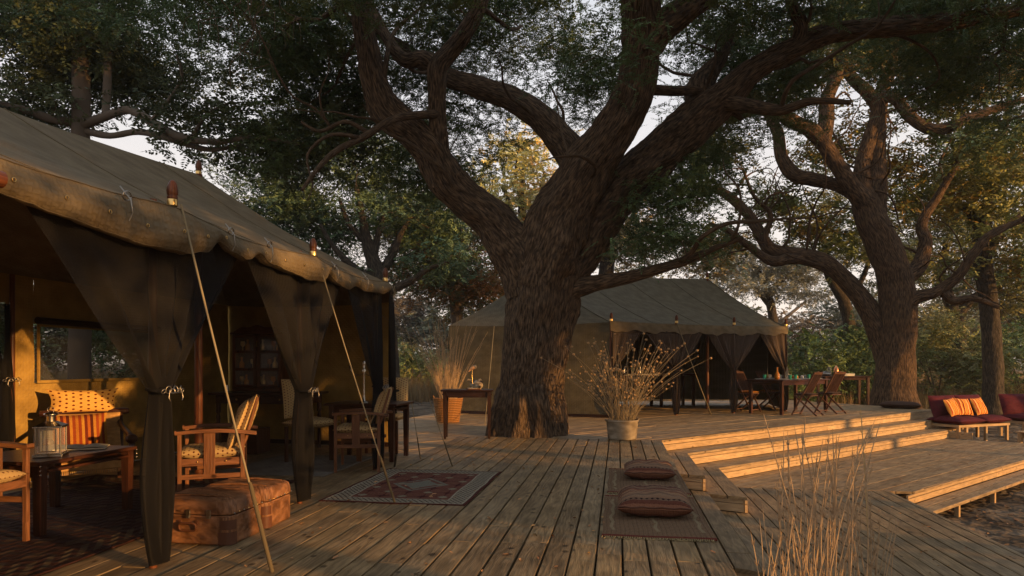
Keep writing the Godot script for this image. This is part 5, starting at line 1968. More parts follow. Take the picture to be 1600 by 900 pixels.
func suitcase(label: String, p: Vector3, turn: float, s: Vector3, sd: float) -> void:
	# front face looks along local +z
	var o := thing("suitcase", label, "suitcase", p, turn, "old leather suitcases")
	var y0 := 0.0
	for part in [["case", s.y * .66], ["lid", s.y * .34]]:
		var h: float = part[1]
		var mb := MB.new()
		# rounded slab: rings of a rounded rectangle, bulging a little
		var rows := []
		var r := .045
		var steps := [[0.0, -.02], [.012, 0.0], [h - .014, 0.0], [h - .003, -.004]] if part[0] == "case" else [[0.0, -.002], [.01, .003], [h - .05, .002], [h - .018, -.008], [h - .004, -.026], [h, -.06], [h + .004, -.16]]
		for q in steps:
			var row := PackedVector3Array()
			for k in 49:
				var a := TAU * k / 48.0
				var cx := signf(cos(a)) * pow(absf(cos(a)), .24)
				var cz := signf(sin(a)) * pow(absf(sin(a)), .24)
				var ww: float = s.x * .5 + q[1]
				var wz: float = s.z * .5 + q[1]
				var bu := .007 * noise.get_noise_3d(cx * 1.2 + sd, q[0] * 7.0, cz * 1.2)
				row.append(Vector3(cx * (ww + bu), y0 + q[0] + (bu * .6 if q[1] < -.02 else 0.0), cz * (wz + bu)))
			rows.append(row)
		mb.sheet(rows, Vector2(1.6, h * 1.2), Vector2(sd, y0 + sd * .3))
		if part[0] == "lid":
			var top: PackedVector3Array = rows[-1]
			var c := PackedVector3Array()
			for q in top:
				c.append(Vector3(0, y0 + h + .006, 0))
			mb.sheet([top, c], Vector2(1, .3), Vector2(sd, .4))
		obj(part[0], mb, M.leather, o)
		y0 += h + .003
	var ym := s.y * .66
	# ridges on the lid
	for z in [s.z * .30, -s.z * .30]:
		var rb := MB.new()
		rb.tube(V3([Vector3(-s.x * .40, s.y + .004, z), Vector3(0, s.y + .013, z), Vector3(s.x * .40, s.y + .004, z)]), PackedFloat32Array([.006, .009, .006]), 8)
		obj("lid_ridge", rb, M.leather, o)
	# handle on the front
	var hd := MB.new()
	var P := PackedVector3Array()
	var R := PackedFloat32Array()
	for k in 21:
		var a := TAU * k / 20.0
		P.append(Vector3(-.02 + .058 * signf(cos(a)) * pow(absf(cos(a)), .5), ym - .075 + .026 * signf(sin(a)) * pow(absf(sin(a)), .6), s.z * .5 + .016 + .006 * sin(a)))
		R.append(.008)
	hd.tube(P, R, 8, false)
	obj("handle", hd, M.strap, o)
	for x in [-.085, .03]:
		var tb := MB.new()
		tb.box(T(Vector3(x + .008, ym - .05, s.z * .5 + .006)), Vector3(.02, .03, .012), .003)
		obj("handle_tab", tb, M.strap, o)
	for x in [-.14, -.02, .12]:
		var lk := MB.new()
		lk.box(T(Vector3(x, ym + .008, s.z * .5 + .008)), Vector3(.03, .05, .01), .003)
		lk.box(T(Vector3(x, ym - .012, s.z * .5 + .014)), Vector3(.022, .018, .006), .002)
		obj("latch", lk, M.iron, o)
	# corner guards and stud line
	for x in [-1, 1]:
		var cg := MB.new()
		var rows := []
		for q in [.005, .04, .085]:
			var row := PackedVector3Array()
			for k in 13:
				var a: float = lerpf(.12, .88, k / 12.0) * PI / 2
				row.append(Vector3(x * (s.x * .5 + .004) * pow(cos(a), .24), q, (s.z * .5 + .004) * pow(sin(a), .24)))
			rows.append(row)
		cg.sheet(rows, Vector2(.2, .1))
		obj("corner_guard", cg, M.strap, o)
		var rows2 := []
		for q in [ym - .09, ym - .03]:
			var row := PackedVector3Array()
			for k in 9:
				var a: float = lerpf(.15, .85, k / 8.0) * PI / 2
				row.append(Vector3(x * (s.x * .5 + .005) * pow(cos(a), .24), q, (s.z * .5 + .005) * pow(sin(a), .24)))
			rows2.append(row)
		var c2 := MB.new()
		c2.sheet(rows2, Vector2(.2, .1))
		obj("corner_strap", c2, M.strap, o)
		for k in 7:
			var st := MB.new()
			st.ball(Vector3(x * (s.x * .5 + .004), ym + .012, lerpf(-.42, .42, k / 6.0) * s.z), Vector3(.006, .006, .006), 6, 4)
			obj("stud", st, M.brass if k % 2 else M.iron, o)


func lantern(label: String, p: Vector3, turn: float, s: float) -> void:
	var o := thing("lantern", label, "lantern", p, turn)
	o.scale = Vector3.ONE * s
	var b := MB.new()
	b.box(T(Vector3(0, .012, 0)), Vector3(.19, .02, .19), .004)
	b.box(T(Vector3(0, .026, 0)), Vector3(.165, .01, .165), .003)
	obj("base", b, M.silver, o)
	for x in [-1, 1]:
		for z in [-1, 1]:
			var c := MB.new()
			bar(c, Vector3(x * .078, .03, z * .078), Vector3(x * .078, .215, z * .078), .012, .012)
			obj("corner_post", c, M.silver, o)
	for k in 4:
		var q := Basis(Vector3.UP, k * PI / 2)
		var g := MB.new()
		g.box(Transform3D(q, q * Vector3(0, .122, .077)), Vector3(.142, .18, .002), .0005)
		obj("pane", g, M.glass, o)
		if k != 0:
			continue
		var f := MB.new()
		for sx in [-1, 1]:
			f.box(Transform3D(q, q * Vector3(sx * .052, .122, .083)), Vector3(.01, .17, .006), .002)
		for y in [.042, .203]:
			f.box(Transform3D(q, q * Vector3(0, y, .083)), Vector3(.094, .011, .006), .002)
		obj("door_frame", f, M.silver, o)
	var t := MB.new()
	t.box(T(Vector3(0, .22, 0)), Vector3(.185, .014, .185), .003)
	var rows := []
	for q in [[.09, .227], [.034, .258]]:
		rows.append(V3([Vector3(-q[0], q[1], -q[0]), Vector3(q[0], q[1], -q[0]), Vector3(q[0], q[1], q[0]), Vector3(-q[0], q[1], q[0]), Vector3(-q[0], q[1], -q[0])]))
	for k in 4:
		t.sheet([V3([rows[0][k], rows[0][k + 1]]), V3([rows[1][k], rows[1][k + 1]])])
	obj("roof", t, M.silver, o)
	var ch := MB.new()
	ch.lathe(T(Vector3(0, .25, 0)), [Vector2(.03, 0), Vector2(.03, .045), Vector2(.036, .05), Vector2(.045, .055), Vector2(.046, .064), Vector2(.03, .072), Vector2(.012, .078), Vector2(.001, .08)], 16)
	obj("chimney", ch, M.silver, o)
	var rg := MB.new()
	var P := PackedVector3Array()
	var R := PackedFloat32Array()
	for k in 13:
		var a := TAU * k / 12
		P.append(Vector3(.022 * cos(a), .343 + .022 * sin(a), 0))
		R.append(.0025)
	rg.tube(P, R, 5, false)
	obj("ring", rg, M.silver, o)


func upholstered_chair(p: Vector3, turn: float) -> void:
	# faces local +z
	var o := thing("upholstered_armchair", "low armchair with scrolled dark wood frame against the yellow tent wall", "armchair", p, turn)
	o.scale = Vector3(.95, .82, .95)
	for x in [-.3, .3]:
		var l := MB.new()
		l.lathe(T(Vector3(x, 0, .28)), [Vector2(.018, 0), Vector2(.03, .01), Vector2(.032, .03), Vector2(.018, .05), Vector2(.026, .09), Vector2(.045, .15), Vector2(.048, .19), Vector2(.03, .21), Vector2(.04, .22), Vector2(.04, .26)], 14)
		obj("front_leg", l, M.dark, o)
		var c := MB.new()
		c.ball(Vector3(x, .012, .28), Vector3(.03, .014, .03), 10, 4)
		obj("caster", c, M.brass, o)
		var l2 := MB.new()
		bar(l2, Vector3(x, 0, -.3), Vector3(x, .26, -.28), .045, .045)
		obj("rear_leg", l2, M.dark, o)
		var a := MB.new()
		a.tube(V3([Vector3(x * 1.12, .25, .29), Vector3(x * 1.16, .42, .30), Vector3(x * 1.14, .53, .30), Vector3(x * 1.12, .58, .25), Vector3(x * 1.1, .60, .05), Vector3(x * 1.05, .64, -.2), Vector3(x, .70, -.33)]), PackedFloat32Array([.028, .028, .03, .03, .028, .026, .024]), 10)
		a.lathe(Transform3D(Basis(Vector3(1, 0, 0), PI / 2), Vector3(x * 1.14, .545, .30)), [Vector2(.001, -.012), Vector2(.05, -.01), Vector2(.056, 0), Vector2(.05, .03), Vector2(.03, .045), Vector2(.001, .05)], 14)
		obj("arm", a, M.dark, o)
		var bp := MB.new()
		bp.tube(V3([Vector3(x * 1.02, .26, -.28), Vector3(x * 1.04, .55, -.33), Vector3(x * 1.04, .80, -.40)]), PackedFloat32Array([.028, .026, .026]), 10)
		obj("back_post", bp, M.dark, o)
		var sc := MB.new()
		sc.lathe(Transform3D(Basis(Vector3(0, 0, 1), PI / 2), Vector3(x * 1.0, .815, -.41)), [Vector2(.001, -.1), Vector2(.034, -.095), Vector2(.04, -.05), Vector2(.04, .05), Vector2(.034, .095), Vector2(.001, .1)], 14)
		obj("scroll", sc, M.dark, o)
	var tr := MB.new()
	tr.tube(V3([Vector3(-.3, .81, -.41), Vector3(0, .83, -.42), Vector3(.3, .81, -.41)]), PackedFloat32Array([.022, .026, .022]), 10)
	obj("top_rail", tr, M.dark, o)
	var f := MB.new()
	f.box(T(Vector3(0, .27, 0)), Vector3(.68, .10, .62), .015)
	obj("seat_frame", f, M.tan, o)
	var fr := MB.new()
	for k in 46:
		var x := (k / 45.0 - .5) * .66
		bar(fr, Vector3(x, .225, .312), Vector3(x + rng.randf_range(-.004, .004), .185, .314), .008, .004, .001)
	obj("fringe", fr, M.tan, o, "stuff")
	var s := MB.new()
	pillow(s, T(Vector3(0, .37, .02), Vector3(PI / 2, 0, 0)), .66, .64, .16, 3.0, Vector2.ONE, .02)
	obj("seat_cushion", s, M.tan, o)
	var b := MB.new()
	pillow(b, T(Vector3(0, .60, -.31), Vector3(-.2, 0, 0)), .62, .42, .13, 5.0, Vector2.ONE, .02)
	obj("back_cushion", b, M.tan, o)
	var basis := Basis(Vector3.UP, turn)
	var c1 := thing("cushion", "cream cushion with small red spots, propped along the armchair's top rail", "cushion", p + basis * Vector3(-.02, .775, -.41), turn)
	var m1 := MB.new()
	pillow(m1, T(Vector3.ZERO, Vector3(-.15, 0, 0)), .62, .26, .11, 1.0, Vector2.ONE, .16)
	obj("cover", m1, M.spots, c1)
	var c2 := thing("cushion", "red and ochre striped cushion standing on the armchair's seat", "cushion", p + basis * Vector3(-.06, .50, -.13), turn)
	var m2 := MB.new()
	pillow(m2, T(Vector3.ZERO, Vector3(-.22, 0, .03)), .46, .34, .13, 2.0, Vector2.ONE, .05)
	obj("cover", m2, M.stripes, c2)


func glass_cabinet(p: Vector3, turn: float) -> void:
	var o := thing("glass_cabinet", "dark red wooden cabinet with arched top and two glazed doors full of glassware", "cabinet", p, turn)
	var w := .74
	var h := .78
	var d := .26
	for q in [["side_panel", Vector3(-w * .5 + .012, h * .5, 0), Vector3(.024, h, d)], ["side_panel", Vector3(w * .5 - .012, h * .5, 0), Vector3(.024, h, d)], ["base_board", Vector3(0, .025, .004), Vector3(w - .05, .05, d)], ["top_board", Vector3(0, h + .014, 0), Vector3(w + .05, .026, d + .04)], ["back_board", Vector3(0, h * .5, -d * .5 + .012), Vector3(w - .05, h - .01, .012)], ["shelf", Vector3(0, .285, -.012), Vector3(w - .05, .014, d - .05)], ["shelf", Vector3(0, .53, -.012), Vector3(w - .05, .014, d - .05)]]:
		var mb := MB.new()
		mb.box(T(q[1]), q[2], .004, Vector2(rng.randf(), rng.randf()))
		obj(q[0], mb, M.cabinet, o)
	var pd := MB.new()
	var top := PackedVector3Array()
	var low := PackedVector3Array()
	for k in 21:
		var x := (k / 20.0 - .5)
		top.append(Vector3(x * (w + .02), h + .03 + .085 * pow(cos(x * PI), .8) + .012 * cos(x * 20.0), d * .5))
		low.append(Vector3(x * (w + .02), h + .028, d * .5))
	var bt := PackedVector3Array()
	for q in top:
		bt.append(q - Vector3(0, 0, .05))
	pd.sheet([top, low], Vector2(.8, .1))
	pd.sheet([bt, top], Vector2(.8, .04))
	obj("pediment", pd, M.cabinet, o)
	for sg in [-1, 1]:
		var dr := MB.new()
		var cx: float = sg * w * .25
		for e in [-1, 1]:
			bar(dr, Vector3(cx + e * (w * .25 - .03), .055, d * .5), Vector3(cx + e * (w * .25 - .03), h - .005, d * .5), .045, .02)
		for y in [.075, .30, .54, h - .03]:
			bar(dr, Vector3(cx - w * .25 + .05, y, d * .5), Vector3(cx + w * .25 - .05, y, d * .5), .04, .018)
		var door := obj("door", dr, M.cabinet, o)
		for y in [.19, .42, .645]:
			var g := MB.new()
			g.box(T(Vector3(cx, y, d * .5 - .004)), Vector3(w * .5 - .1, .2, .003), .001)
			obj("pane", g, M.glass, door)
	var r := RandomNumberGenerator.new()
	r.seed = 5
	var B := Basis(Vector3.UP, turn)
	var first: Node3D
	for lv in [.052, .294, .539]:
		for k in 8:
			var x := -.28 + .08 * k + r.randf_range(-.012, .012)
			if absf(x) < .03:
				continue
			var kind := (k + int(lv * 30)) % 3
			var g := thing("drinking_glass", "drinking glass or decanter on a shelf behind the cabinet doors", "glass", p + B * Vector3(x, lv, .02 + r.randf_range(-.03, .03)), 0.0, "glassware in the cabinet")
			var mb := MB.new()
			if kind == 0:
				mb.lathe(T(Vector3.ZERO), [Vector2(.001, 0), Vector2(.028, 0), Vector2(.03, .09), Vector2(.027, .09), Vector2(.025, .01), Vector2(.001, .01)], 12)
			elif kind == 1:
				mb.lathe(T(Vector3.ZERO), [Vector2(.03, 0), Vector2(.004, .006), Vector2(.004, .07), Vector2(.03, .09), Vector2(.032, .13), Vector2(.026, .15)], 12)
			else:
				mb.lathe(T(Vector3.ZERO), [Vector2(.001, 0), Vector2(.034, 0), Vector2(.036, .09), Vector2(.014, .12), Vector2(.013, .15), Vector2(.02, .165), Vector2(.001, .18)], 12)
			obj("body", mb, M.amber if (k * 7 + int(lv * 10)) % 5 == 2 else (M.brass if kind != 0 else M.glass), g)


func mug(label: String, p: Vector3, r: float, h: float, turn: float) -> void:
	var o := thing("tankard", label, "tankard", p, turn, "metal tankards on the writing desk")
	var b := MB.new()
	b.lathe(T(Vector3.ZERO), [Vector2(.001, 0), Vector2(r * 1.08, 0), Vector2(r * 1.08, .008), Vector2(r, .014), Vector2(r * .95, h * .9), Vector2(r, h), Vector2(r * .93, h), Vector2(r * .88, .02)], 20)
	obj("cup", b, M.silver, o)
	var hd := MB.new()
	hd.tube(V3([Vector3(r * .95, h * .85, 0), Vector3(r * 1.7, h * .8, 0), Vector3(r * 1.8, h * .45, 0), Vector3(r * 1.4, h * .2, 0), Vector3(r, h * .18, 0)]), PackedFloat32Array([.005, .006, .006, .005, .005]), 7)
	obj("handle", hd, M.silver, o)


func near_tent_contents() -> void:
	var left := PI - A1    # things facing left across the view
	suitcase("old tan leather suitcase with handle and latches facing the camera, nearest of the pair", uv(-2.67, 4.17), -A1, Vector3(.54, .29, .40), .3)
	suitcase("old stained leather suitcase standing behind the nearer suitcase", uv(-2.66, 4.60), -A1 + .02, Vector3(.52, .285, .39), 2.1)
	campaign_chair("sunlit wooden armchair with cream cushions just behind the suitcases", uv(-3.24, 5.12), PI + .34)
	campaign_chair("wooden armchair with cream cushions standing alone at the far corner of the tent opening", uv(-2.78, 7.13), PI + .10)
	campaign_chair("wooden armchair cut off by the left edge, beside the lantern table", uv(-3.98, 3.60), -A1 + .06)
	var ct := table("coffee_table", "low dark wooden table with metal corner mounts, carrying the lantern", uv(-4.12, 4.42), -A1, Vector3(.74, .50, .92), .06, .85, M.dark, .08, .02)
	for x in [-.335, .335]:
		for z in [-.425, .425]:
			var c := MB.new()
			for k in 3:
				c.ball(Vector3(x + .03 * signf(x), .47 - .028 * k, z + .03 * signf(z)), Vector3(.007, .007, .007), 6, 4)
			obj("corner_mount", c, M.silver, ct)
	lantern("square silver lantern with glass panes and round chimney on the low table", uv(-3.93, 4.24, .50), -A1 + .5, .95)
	var bk := thing("open_book", "pale open book lying on the low table behind the lantern", "book", uv(-4.05, 4.66, .50), .4)
	for sg in [-1, 1]:
		var m := MB.new()
		var rows := []
		for a in 2:
			var row := PackedVector3Array()
			for k in 9:
				var s := k / 8.0
				row.append(Vector3(sg * s * .17, .012 + .02 * sin(s * PI * .8) * (1.0 - s), (a - .5) * .25))
			rows.append(row)
		m.sheet(rows)
		m.box(T(Vector3(sg * .085, .007, 0)), Vector3(.168, .01, .25), .002)
		obj("pages", m, M.paper, bk)
	var tray := thing("tray", "small dark bowl on the low table at the left edge", "bowl", uv(-4.36, 4.15, .50))
	var tm := MB.new()
	tm.lathe(T(Vector3.ZERO), [Vector2(.001, 0), Vector2(.04, 0), Vector2(.07, .03), Vector2(.078, .05), Vector2(.072, .05), Vector2(.035, .01), Vector2(.001, .01)], 18)
	obj("bowl_body", tm, M.copper, tray)
	upholstered_chair(uv(-4.93, 5.75), .62)
	# desk with the cabinet at the end wall
	var desk := thing("writing_desk", "dark wooden desk with turned legs under the glass cabinet", "desk", uv(-4.62, 8.57), -A1)
	var dt := MB.new()
	dt.box(T(Vector3(0, .755, 0)), Vector3(1.36, .03, .72), .006)
	obj("desk_top", dt, M.dark, desk)
	var dr := MB.new()
	dr.box(T(Vector3(0, .68, .0)), Vector3(1.22, .11, .58), .004)
	obj("drawer_case", dr, M.dark, desk)
	for x in [-.3, .3]:
		var fr := MB.new()
		fr.box(T(Vector3(x, .68, .295)), Vector3(.5, .085, .012), .003)
		var df := obj("drawer", fr, M.dark, desk)
		var kb := MB.new()
		kb.ball(Vector3(x, .68, .31), Vector3(.012, .012, .012), 8, 5)
		obj("knob", kb, M.brass, df)
	for x in [-.58, .58]:
		for z in [-.27, .27]:
			var lg := MB.new()
			lg.lathe(T(Vector3(x, 0, z)), [Vector2(.018, 0), Vector2(.022, .02), Vector2(.016, .05), Vector2(.026, .12), Vector2(.02, .3), Vector2(.028, .45), Vector2(.018, .49), Vector2(.032, .51), Vector2(.032, .53), Vector2(.03, .63)], 12)
			obj("leg", lg, M.dark, desk)
	glass_cabinet(uv(-4.86, 8.80, .77), -A1 - .04)
	mug("straight-sided silver tankard at the right end of the desk", uv(-4.12, 8.42, .77), .045, .14, .6)
	mug("silver jug on the desk just right of the glass cabinet", uv(-4.28, 8.46, .77), .04, .12, 2.6)
	mug("small silver cup on the desk left of the glass cabinet", uv(-5.16, 8.42, .77), .035, .09, 2.0)
	var box := thing("trunk", "small dark chest on the floor under the desk's left part", "chest", uv(-4.75, 8.2), -A1)
	var bm := MB.new()
	bm.box(T(Vector3(0, .16, 0)), Vector3(.5, .32, .34), .01)
	obj("chest_body", bm, M.dark, box)
	var bh := MB.new()
	bh.tube(V3([Vector3(-.05, .2, .175), Vector3(-.03, .17, .19), Vector3(.03, .17, .19), Vector3(.05, .2, .175)]), PackedFloat32Array([.006, .006, .006, .006]), 6)
	obj("handle", bh, M.iron, box)
	# small dining table with candelabra behind the lone chair
	table("dining_table", "small dark dining table in the tent corner, carrying the candelabra", uv(-2.98, 7.95), -A1, Vector3(.9, .68, .7), .06, .8, M.dark)
	var cd := thing("candelabra", "tall silver candelabra with curling arms on the corner table", "candelabra", uv(-2.98, 7.75, .68), -A1)
	var cm := MB.new()
	cm.lathe(T(Vector3.ZERO), [Vector2(.001, 0), Vector2(.055, 0), Vector2(.05, .015), Vector2(.014, .03), Vector2(.011, .1), Vector2(.016, .13), Vector2(.01, .16), Vector2(.012, .36), Vector2(.03, .39), Vector2(.008, .41), Vector2(.018, .46), Vector2(.018, .50), Vector2(.001, .5)], 14)
	obj("stem", cm, M.silver, cd)
	for sg in [-1, 1]:
		var am := MB.new()
		am.tube(V3([Vector3(0, .36, 0), Vector3(sg * .05, .33, 0), Vector3(sg * .1, .335, 0), Vector3(sg * .15, .37, 0), Vector3(sg * .165, .40, 0)]), PackedFloat32Array([.006, .006, .006, .006, .006]), 7)
		am.lathe(T(Vector3(sg * .165, .40, 0)), [Vector2(.006, 0), Vector2(.026, .006), Vector2(.016, .012), Vector2(.016, .045), Vector2(.001, .045)], 12)
		obj("arm", am, M.silver, cd)
	# chair behind that table, facing the camera, and one beside the desk
	for q in [["high-backed padded chair facing out behind the candelabra table", uv(-2.98, 8.55), 0.0], ["dark cushioned chair half hidden left of the middle net curtain", uv(-3.55, 7.55), 1.2]]:
		var o := thing("padded_chair", q[0], "chair", q[1], q[2] - A1, "padded side chairs in the near tent")
		for x in [-.2, .2]:
			for z in [-.19, .19]:
				var l := MB.new()
				bar(l, Vector3(x, 0, z), Vector3(x, .42, z), .035, .035)
				obj("leg", l, M.dark, o)
		var st := MB.new()
		pillow(st, T(Vector3(0, .46, 0), Vector3(PI / 2, 0, 0)), .48, .46, .11, 1.0, Vector2.ONE, .03)
		obj("seat_cushion", st, M.cream, o)
		var ba := MB.new()
		pillow(ba, T(Vector3(0, .74, -.22), Vector3(-.12, 0, 0)), .46, .46, .09, 2.0, Vector2.ONE, .03)
		obj("back_cushion", ba, M.cream, o)
	var stool := thing("stool", "small wooden stool under the corner table", "stool", uv(-2.86, 7.60), -A1)
	var sm := MB.new()
	sm.box(T(Vector3(0, .30, 0)), Vector3(.34, .04, .24), .008)
	obj("seat", sm, M.teak, stool)
	for x in [-.12, .12]:
		var lg := MB.new()
		bar(lg, Vector3(x, 0, 0), Vector3(x, .28, 0), .06, .03)
		obj("leg", lg, M.teak, stool)
	rug("carpet", "large dark patterned carpet under the low table and armchairs in the tent", uv(-4.2, 4.7), 2.2, 3.2, PI / 2 - A1, M.big_rug)
	rug("carpet", "plain grey rug on the tent floor before the desk", uv(-3.55, 7.3), 1.5, 1.2, -A1, M.grey_rug)
	rug("carpet", "red and grey patterned rug with pale border lying on the deck outside the tent", uv(-1.84, 6.25), 1.25, 1.74, PI / 2 - A1, M.rug)
	rug("kilim", "brown flat-woven mat with pale zigzag under the larger floor cushion, nearest of two", uv(.265, 5.28), .74, 1.42, PI / 2 - A1, M.mat_rug, .05, "flat-woven mats on the deck")
	rug("kilim", "brown flat-woven mat under the smaller floor cushion, the farther of two", uv(.27, 6.82), .72, 1.40, PI / 2 - A1, M.mat_rug, .04, "flat-woven mats on the deck")
	for q in [["large kilim-covered floor cushion lying on the nearer brown mat", at(1021, 802, 5.25), Vector3(.55, .58, .185)], ["smaller kilim-covered floor cushion lying on the farther brown mat", at(1014, 752, 6.85), Vector3(.50, .50, .165)]]:
		var p: Vector3 = q[1]
		p.y = .42 * q[2].z + .02
		var c := thing("floor_cushion", q[0], "cushion", p, -A1, "kilim floor cushions")
		var m := MB.new()
		pillow(m, T(Vector3.ZERO, Vector3(-PI / 2 + .05, 0, 0)), q[2].x, q[2].y, q[2].z, p.z, Vector2.ONE, .03)
		obj("cover", m, M.kilim, c)
		for sg in [-1, 1]:
			var pp := MB.new()
			var P := PackedVector3Array()
			var R := PackedFloat32Array()
			for k in 13:
				P.append(Vector3((k / 12.0 - .5) * q[2].x * .97, .004 * sin(k * 2.0), sg * q[2].y * .49 * (1.0 - .03 * sin(k / 12.0 * PI))))
				R.append(.007)
			pp.tube(P, R, 6)
			obj("piping", pp, M.strap, c)


func folding_chair(label: String, p: Vector3, turn: float) -> Node3D:
	# faces local +x
	var o := thing("folding_chair", label, "chair", p, turn, "slatted folding chairs round the dining table")
	for z in [-.21, .21]:
		var a := MB.new()
		bar(a, Vector3(.26, 0, z), Vector3(-.24, .95, z), .036, .022)
		obj("back_leg_frame", a, M.chair, o)
		var b := MB.new()
		bar(b, Vector3(-.28, 0, z * .86), Vector3(.20, .43, z * .86), .036, .022)
		obj("leg", b, M.chair, o)
	var d := (Vector3(-.24, .95, 0) - Vector3(.26, 0, 0)).normalized()
	for k in 8:
		var z := (k - 3.5) * .05
		var s := MB.new()
		var p0 := Vector3(.26, 0, z) + d * .56
		bar(s, p0, Vector3(.26, 0, z) + d * 1.04, .024, .010)
		obj("back_slat", s, M.chair, o)
	var top := MB.new()
	var rows := []
	for a in 5:
		var row := PackedVector3Array()
		for k in 13:
			var s := k / 12.0
			var c: Vector2 = [Vector2(-.03, -.011), Vector2(.028, -.011), Vector2(.028, .011), Vector2(-.03, .011), Vector2(-.03, -.011)][a]
			var up := c.x + (.012 * cos((s - .5) * 9.0) if c.x > 0 else 0.0)
			row.append(Vector3(.26, 0, (s - .5) * .46) + d * (1.06 + up) + Vector3(d.y, -d.x, 0) * c.y)
		rows.append(row)
	for a in 4:
		top.sheet([rows[a], rows[a + 1]], Vector2(.46, .06))
	obj("top_rail", top, M.chair, o)
	for q in [[Vector3(.26, 0, 0) + d * .55, .2, .03], [Vector3(.20, .05, 0), .2, .02], [Vector3(-.22, .055, 0), .17, .02]]:
		var lr := MB.new()
		bar(lr, q[0] - Vector3(0, 0, q[1]), q[0] + Vector3(0, 0, q[1]), q[2], .018)
		obj("cross_rail", lr, M.chair, o)
	for k in 6:
		var s := MB.new()
		bar(s, Vector3(.20 - .066 * k, .435, -.19), Vector3(.20 - .066 * k, .435, .19), .016, .05)
		obj("seat_slat", s, M.chair, o)
	var c := MB.new()
	pillow(c, T(Vector3(.03, .47, 0), Vector3(PI / 2, 0, 0)), .42, .40, .055, p.x, Vector2.ONE, .02)
	obj("seat_cushion", c, M.stripes if int(p.x * 10) % 2 == 0 else M.cushion_dark, o)
	return o


func small(called: String, label: String, cat: String, p: Vector3, prof: Array, m: Material, group := "", sides := 14) -> Node3D:
	var o := thing(called, label, cat, p, 0.0, group)
	var b := MB.new()
	b.lathe(T(Vector3.ZERO), prof, sides)
	obj("body", b, m, o)
	return o


func sofa(label: String, p: Vector3, turn: float, l: float, n: int) -> void:
	# faces local +z, long axis x, origin at the left front corner on the ground
	var o := thing("outdoor_sofa", label, "sofa", p, turn, "burgundy outdoor sofas")
	var d := .78
	for x in [.05, .30, l * .55, l - .05]:
		for z in [-.05, -d + .05]:
			if x == .30 and z < -.5:
				continue
			var lg := MB.new()
			bar(lg, Vector3(x, -.1, z), Vector3(x, .25, z), .06, .06)
			obj("leg", lg, M.fresh[1], o)
	for q in [[Vector3(0, .275, -.03), Vector3(l, .275, -.03)], [Vector3(0, .275, -d + .03), Vector3(l, .275, -d + .03)], [Vector3(.03, .275, -.06), Vector3(.03, .275, -d + .06)], [Vector3(l - .03, .275, -.06), Vector3(l - .03, .275, -d + .06)]]:
		var f := MB.new()
		bar(f, q[0], q[1], .055, .05)
		obj("frame_rail", f, M.fresh[0], o)
	for k in 6:
		var s := MB.new()
		bar(s, Vector3(.06, .283, -.1 - .115 * k), Vector3(l - .06, .283, -.1 - .115 * k), .02, .08)
		obj("seat_slat", s, M.fresh[2], o)
	var w := (l + .04) / n
	for k in n:
		var c := MB.new()
		pillow(c, T(Vector3(-.02 + w * (k + .5), .385, -d * .5 + .02), Vector3(PI / 2, 0, 0)), w, d + .06, .19, k * 2.0 + p.x, Vector2.ONE, .0)
		obj("seat_cushion", c, M.burgundy, o)
		var b := MB.new()
		pillow(b, T(Vector3(-.02 + w * (k + .5), .67, -d + .12), Vector3(-.30, 0, 0)), w, .56, .22, k * 3.0 + 1.0 + p.x, Vector2.ONE, .01)
		obj("back_cushion", b, M.burgundy, o)


func dried_plant(o: Node3D, n: int, mouth: float, h: Vector2, spread: float, heads: float, stem: Material, head: Material, y0: float, sd: int) -> void:
	var r := RandomNumberGenerator.new()
	r.seed = sd
	var st := MB.new()
	var hd := MB.new()
	for k in n:
		var a := r.randf() * TAU
		var out := Vector3(cos(a), 0, sin(a))
		var l := r.randf_range(h.x, h.y)
		var sp := spread * r.randf_range(.05, 1.0) * l
		var P := []
		var wob := r.randf_range(-.06, .06)
		for j in 6:
			var s := j / 5.0
			var q := out * (mouth * r.randf_range(.5, .9) * (1.0 - s) + (mouth * .5 + sp) * pow(s, 1.25)) + Vector3(0, y0 - .08 + l * (s - .22 * s * s * spread * sp), 0) + Vector3(-out.z, 0, out.x) * wob * sin(s * 4.0)
			P.append(Vector4(q.x, q.y, q.z, lerpf(.0042, .0016, s)))
		var sm := smooth(P, .12)
		st.tube(sm[0], sm[1], 4, false)
		if heads > 0.0:
			var tip: Vector3 = sm[0][-1]
			var dir: Vector3 = (sm[0][-1] - sm[0][-3]).normalized()
			for j in r.randi_range(1, 4):
				var at0: Vector3 = tip if j == 0 else sm[0][int(sm[0].size() * r.randf_range(.45, .9))]
				var side := Vector3(r.randf_range(-1, 1), r.randf_range(-.1, 1.0), r.randf_range(-1, 1)).normalized() * (0.0 if j == 0 else r.randf_range(.05, .15))
				if j:
					st.tube(V3([at0, at0 + side * .6 + Vector3(0, .01, 0), at0 + side]), PackedFloat32Array([.002, .0015, .001]), 4, false)
				var hr := heads * r.randf_range(.55, 1.15)
				hd.ball(at0 + side, Vector3(hr, hr * .85, hr), 7, 5)
				for q in 5:
					var v := Vector3(r.randf_range(-1, 1), r.randf_range(-.4, 1), r.randf_range(-1, 1)).normalized()
					hd.tube(V3([at0 + side + v * hr * .8, at0 + side + v * hr * 1.5]), PackedFloat32Array([.002, .0006]), 3, false)
		else:
			var e: Vector3 = sm[0][-1]
			var dir: Vector3 = (sm[0][-1] - sm[0][-2]).normalized()
			for j in 9:
				var b := e - dir * .022 * j
				var v := (dir + Vector3(r.randf_range(-.5, .5), r.randf_range(-.2, .3), r.randf_range(-.5, .5))).normalized()
				hd.tube(V3([b, b + v * .02, b + v * .04]), PackedFloat32Array([.001, .003, .0006]), 4, false)
	obj("stems", st, stem, o, "stuff")
	obj("seed_heads", hd, head, o, "stuff")


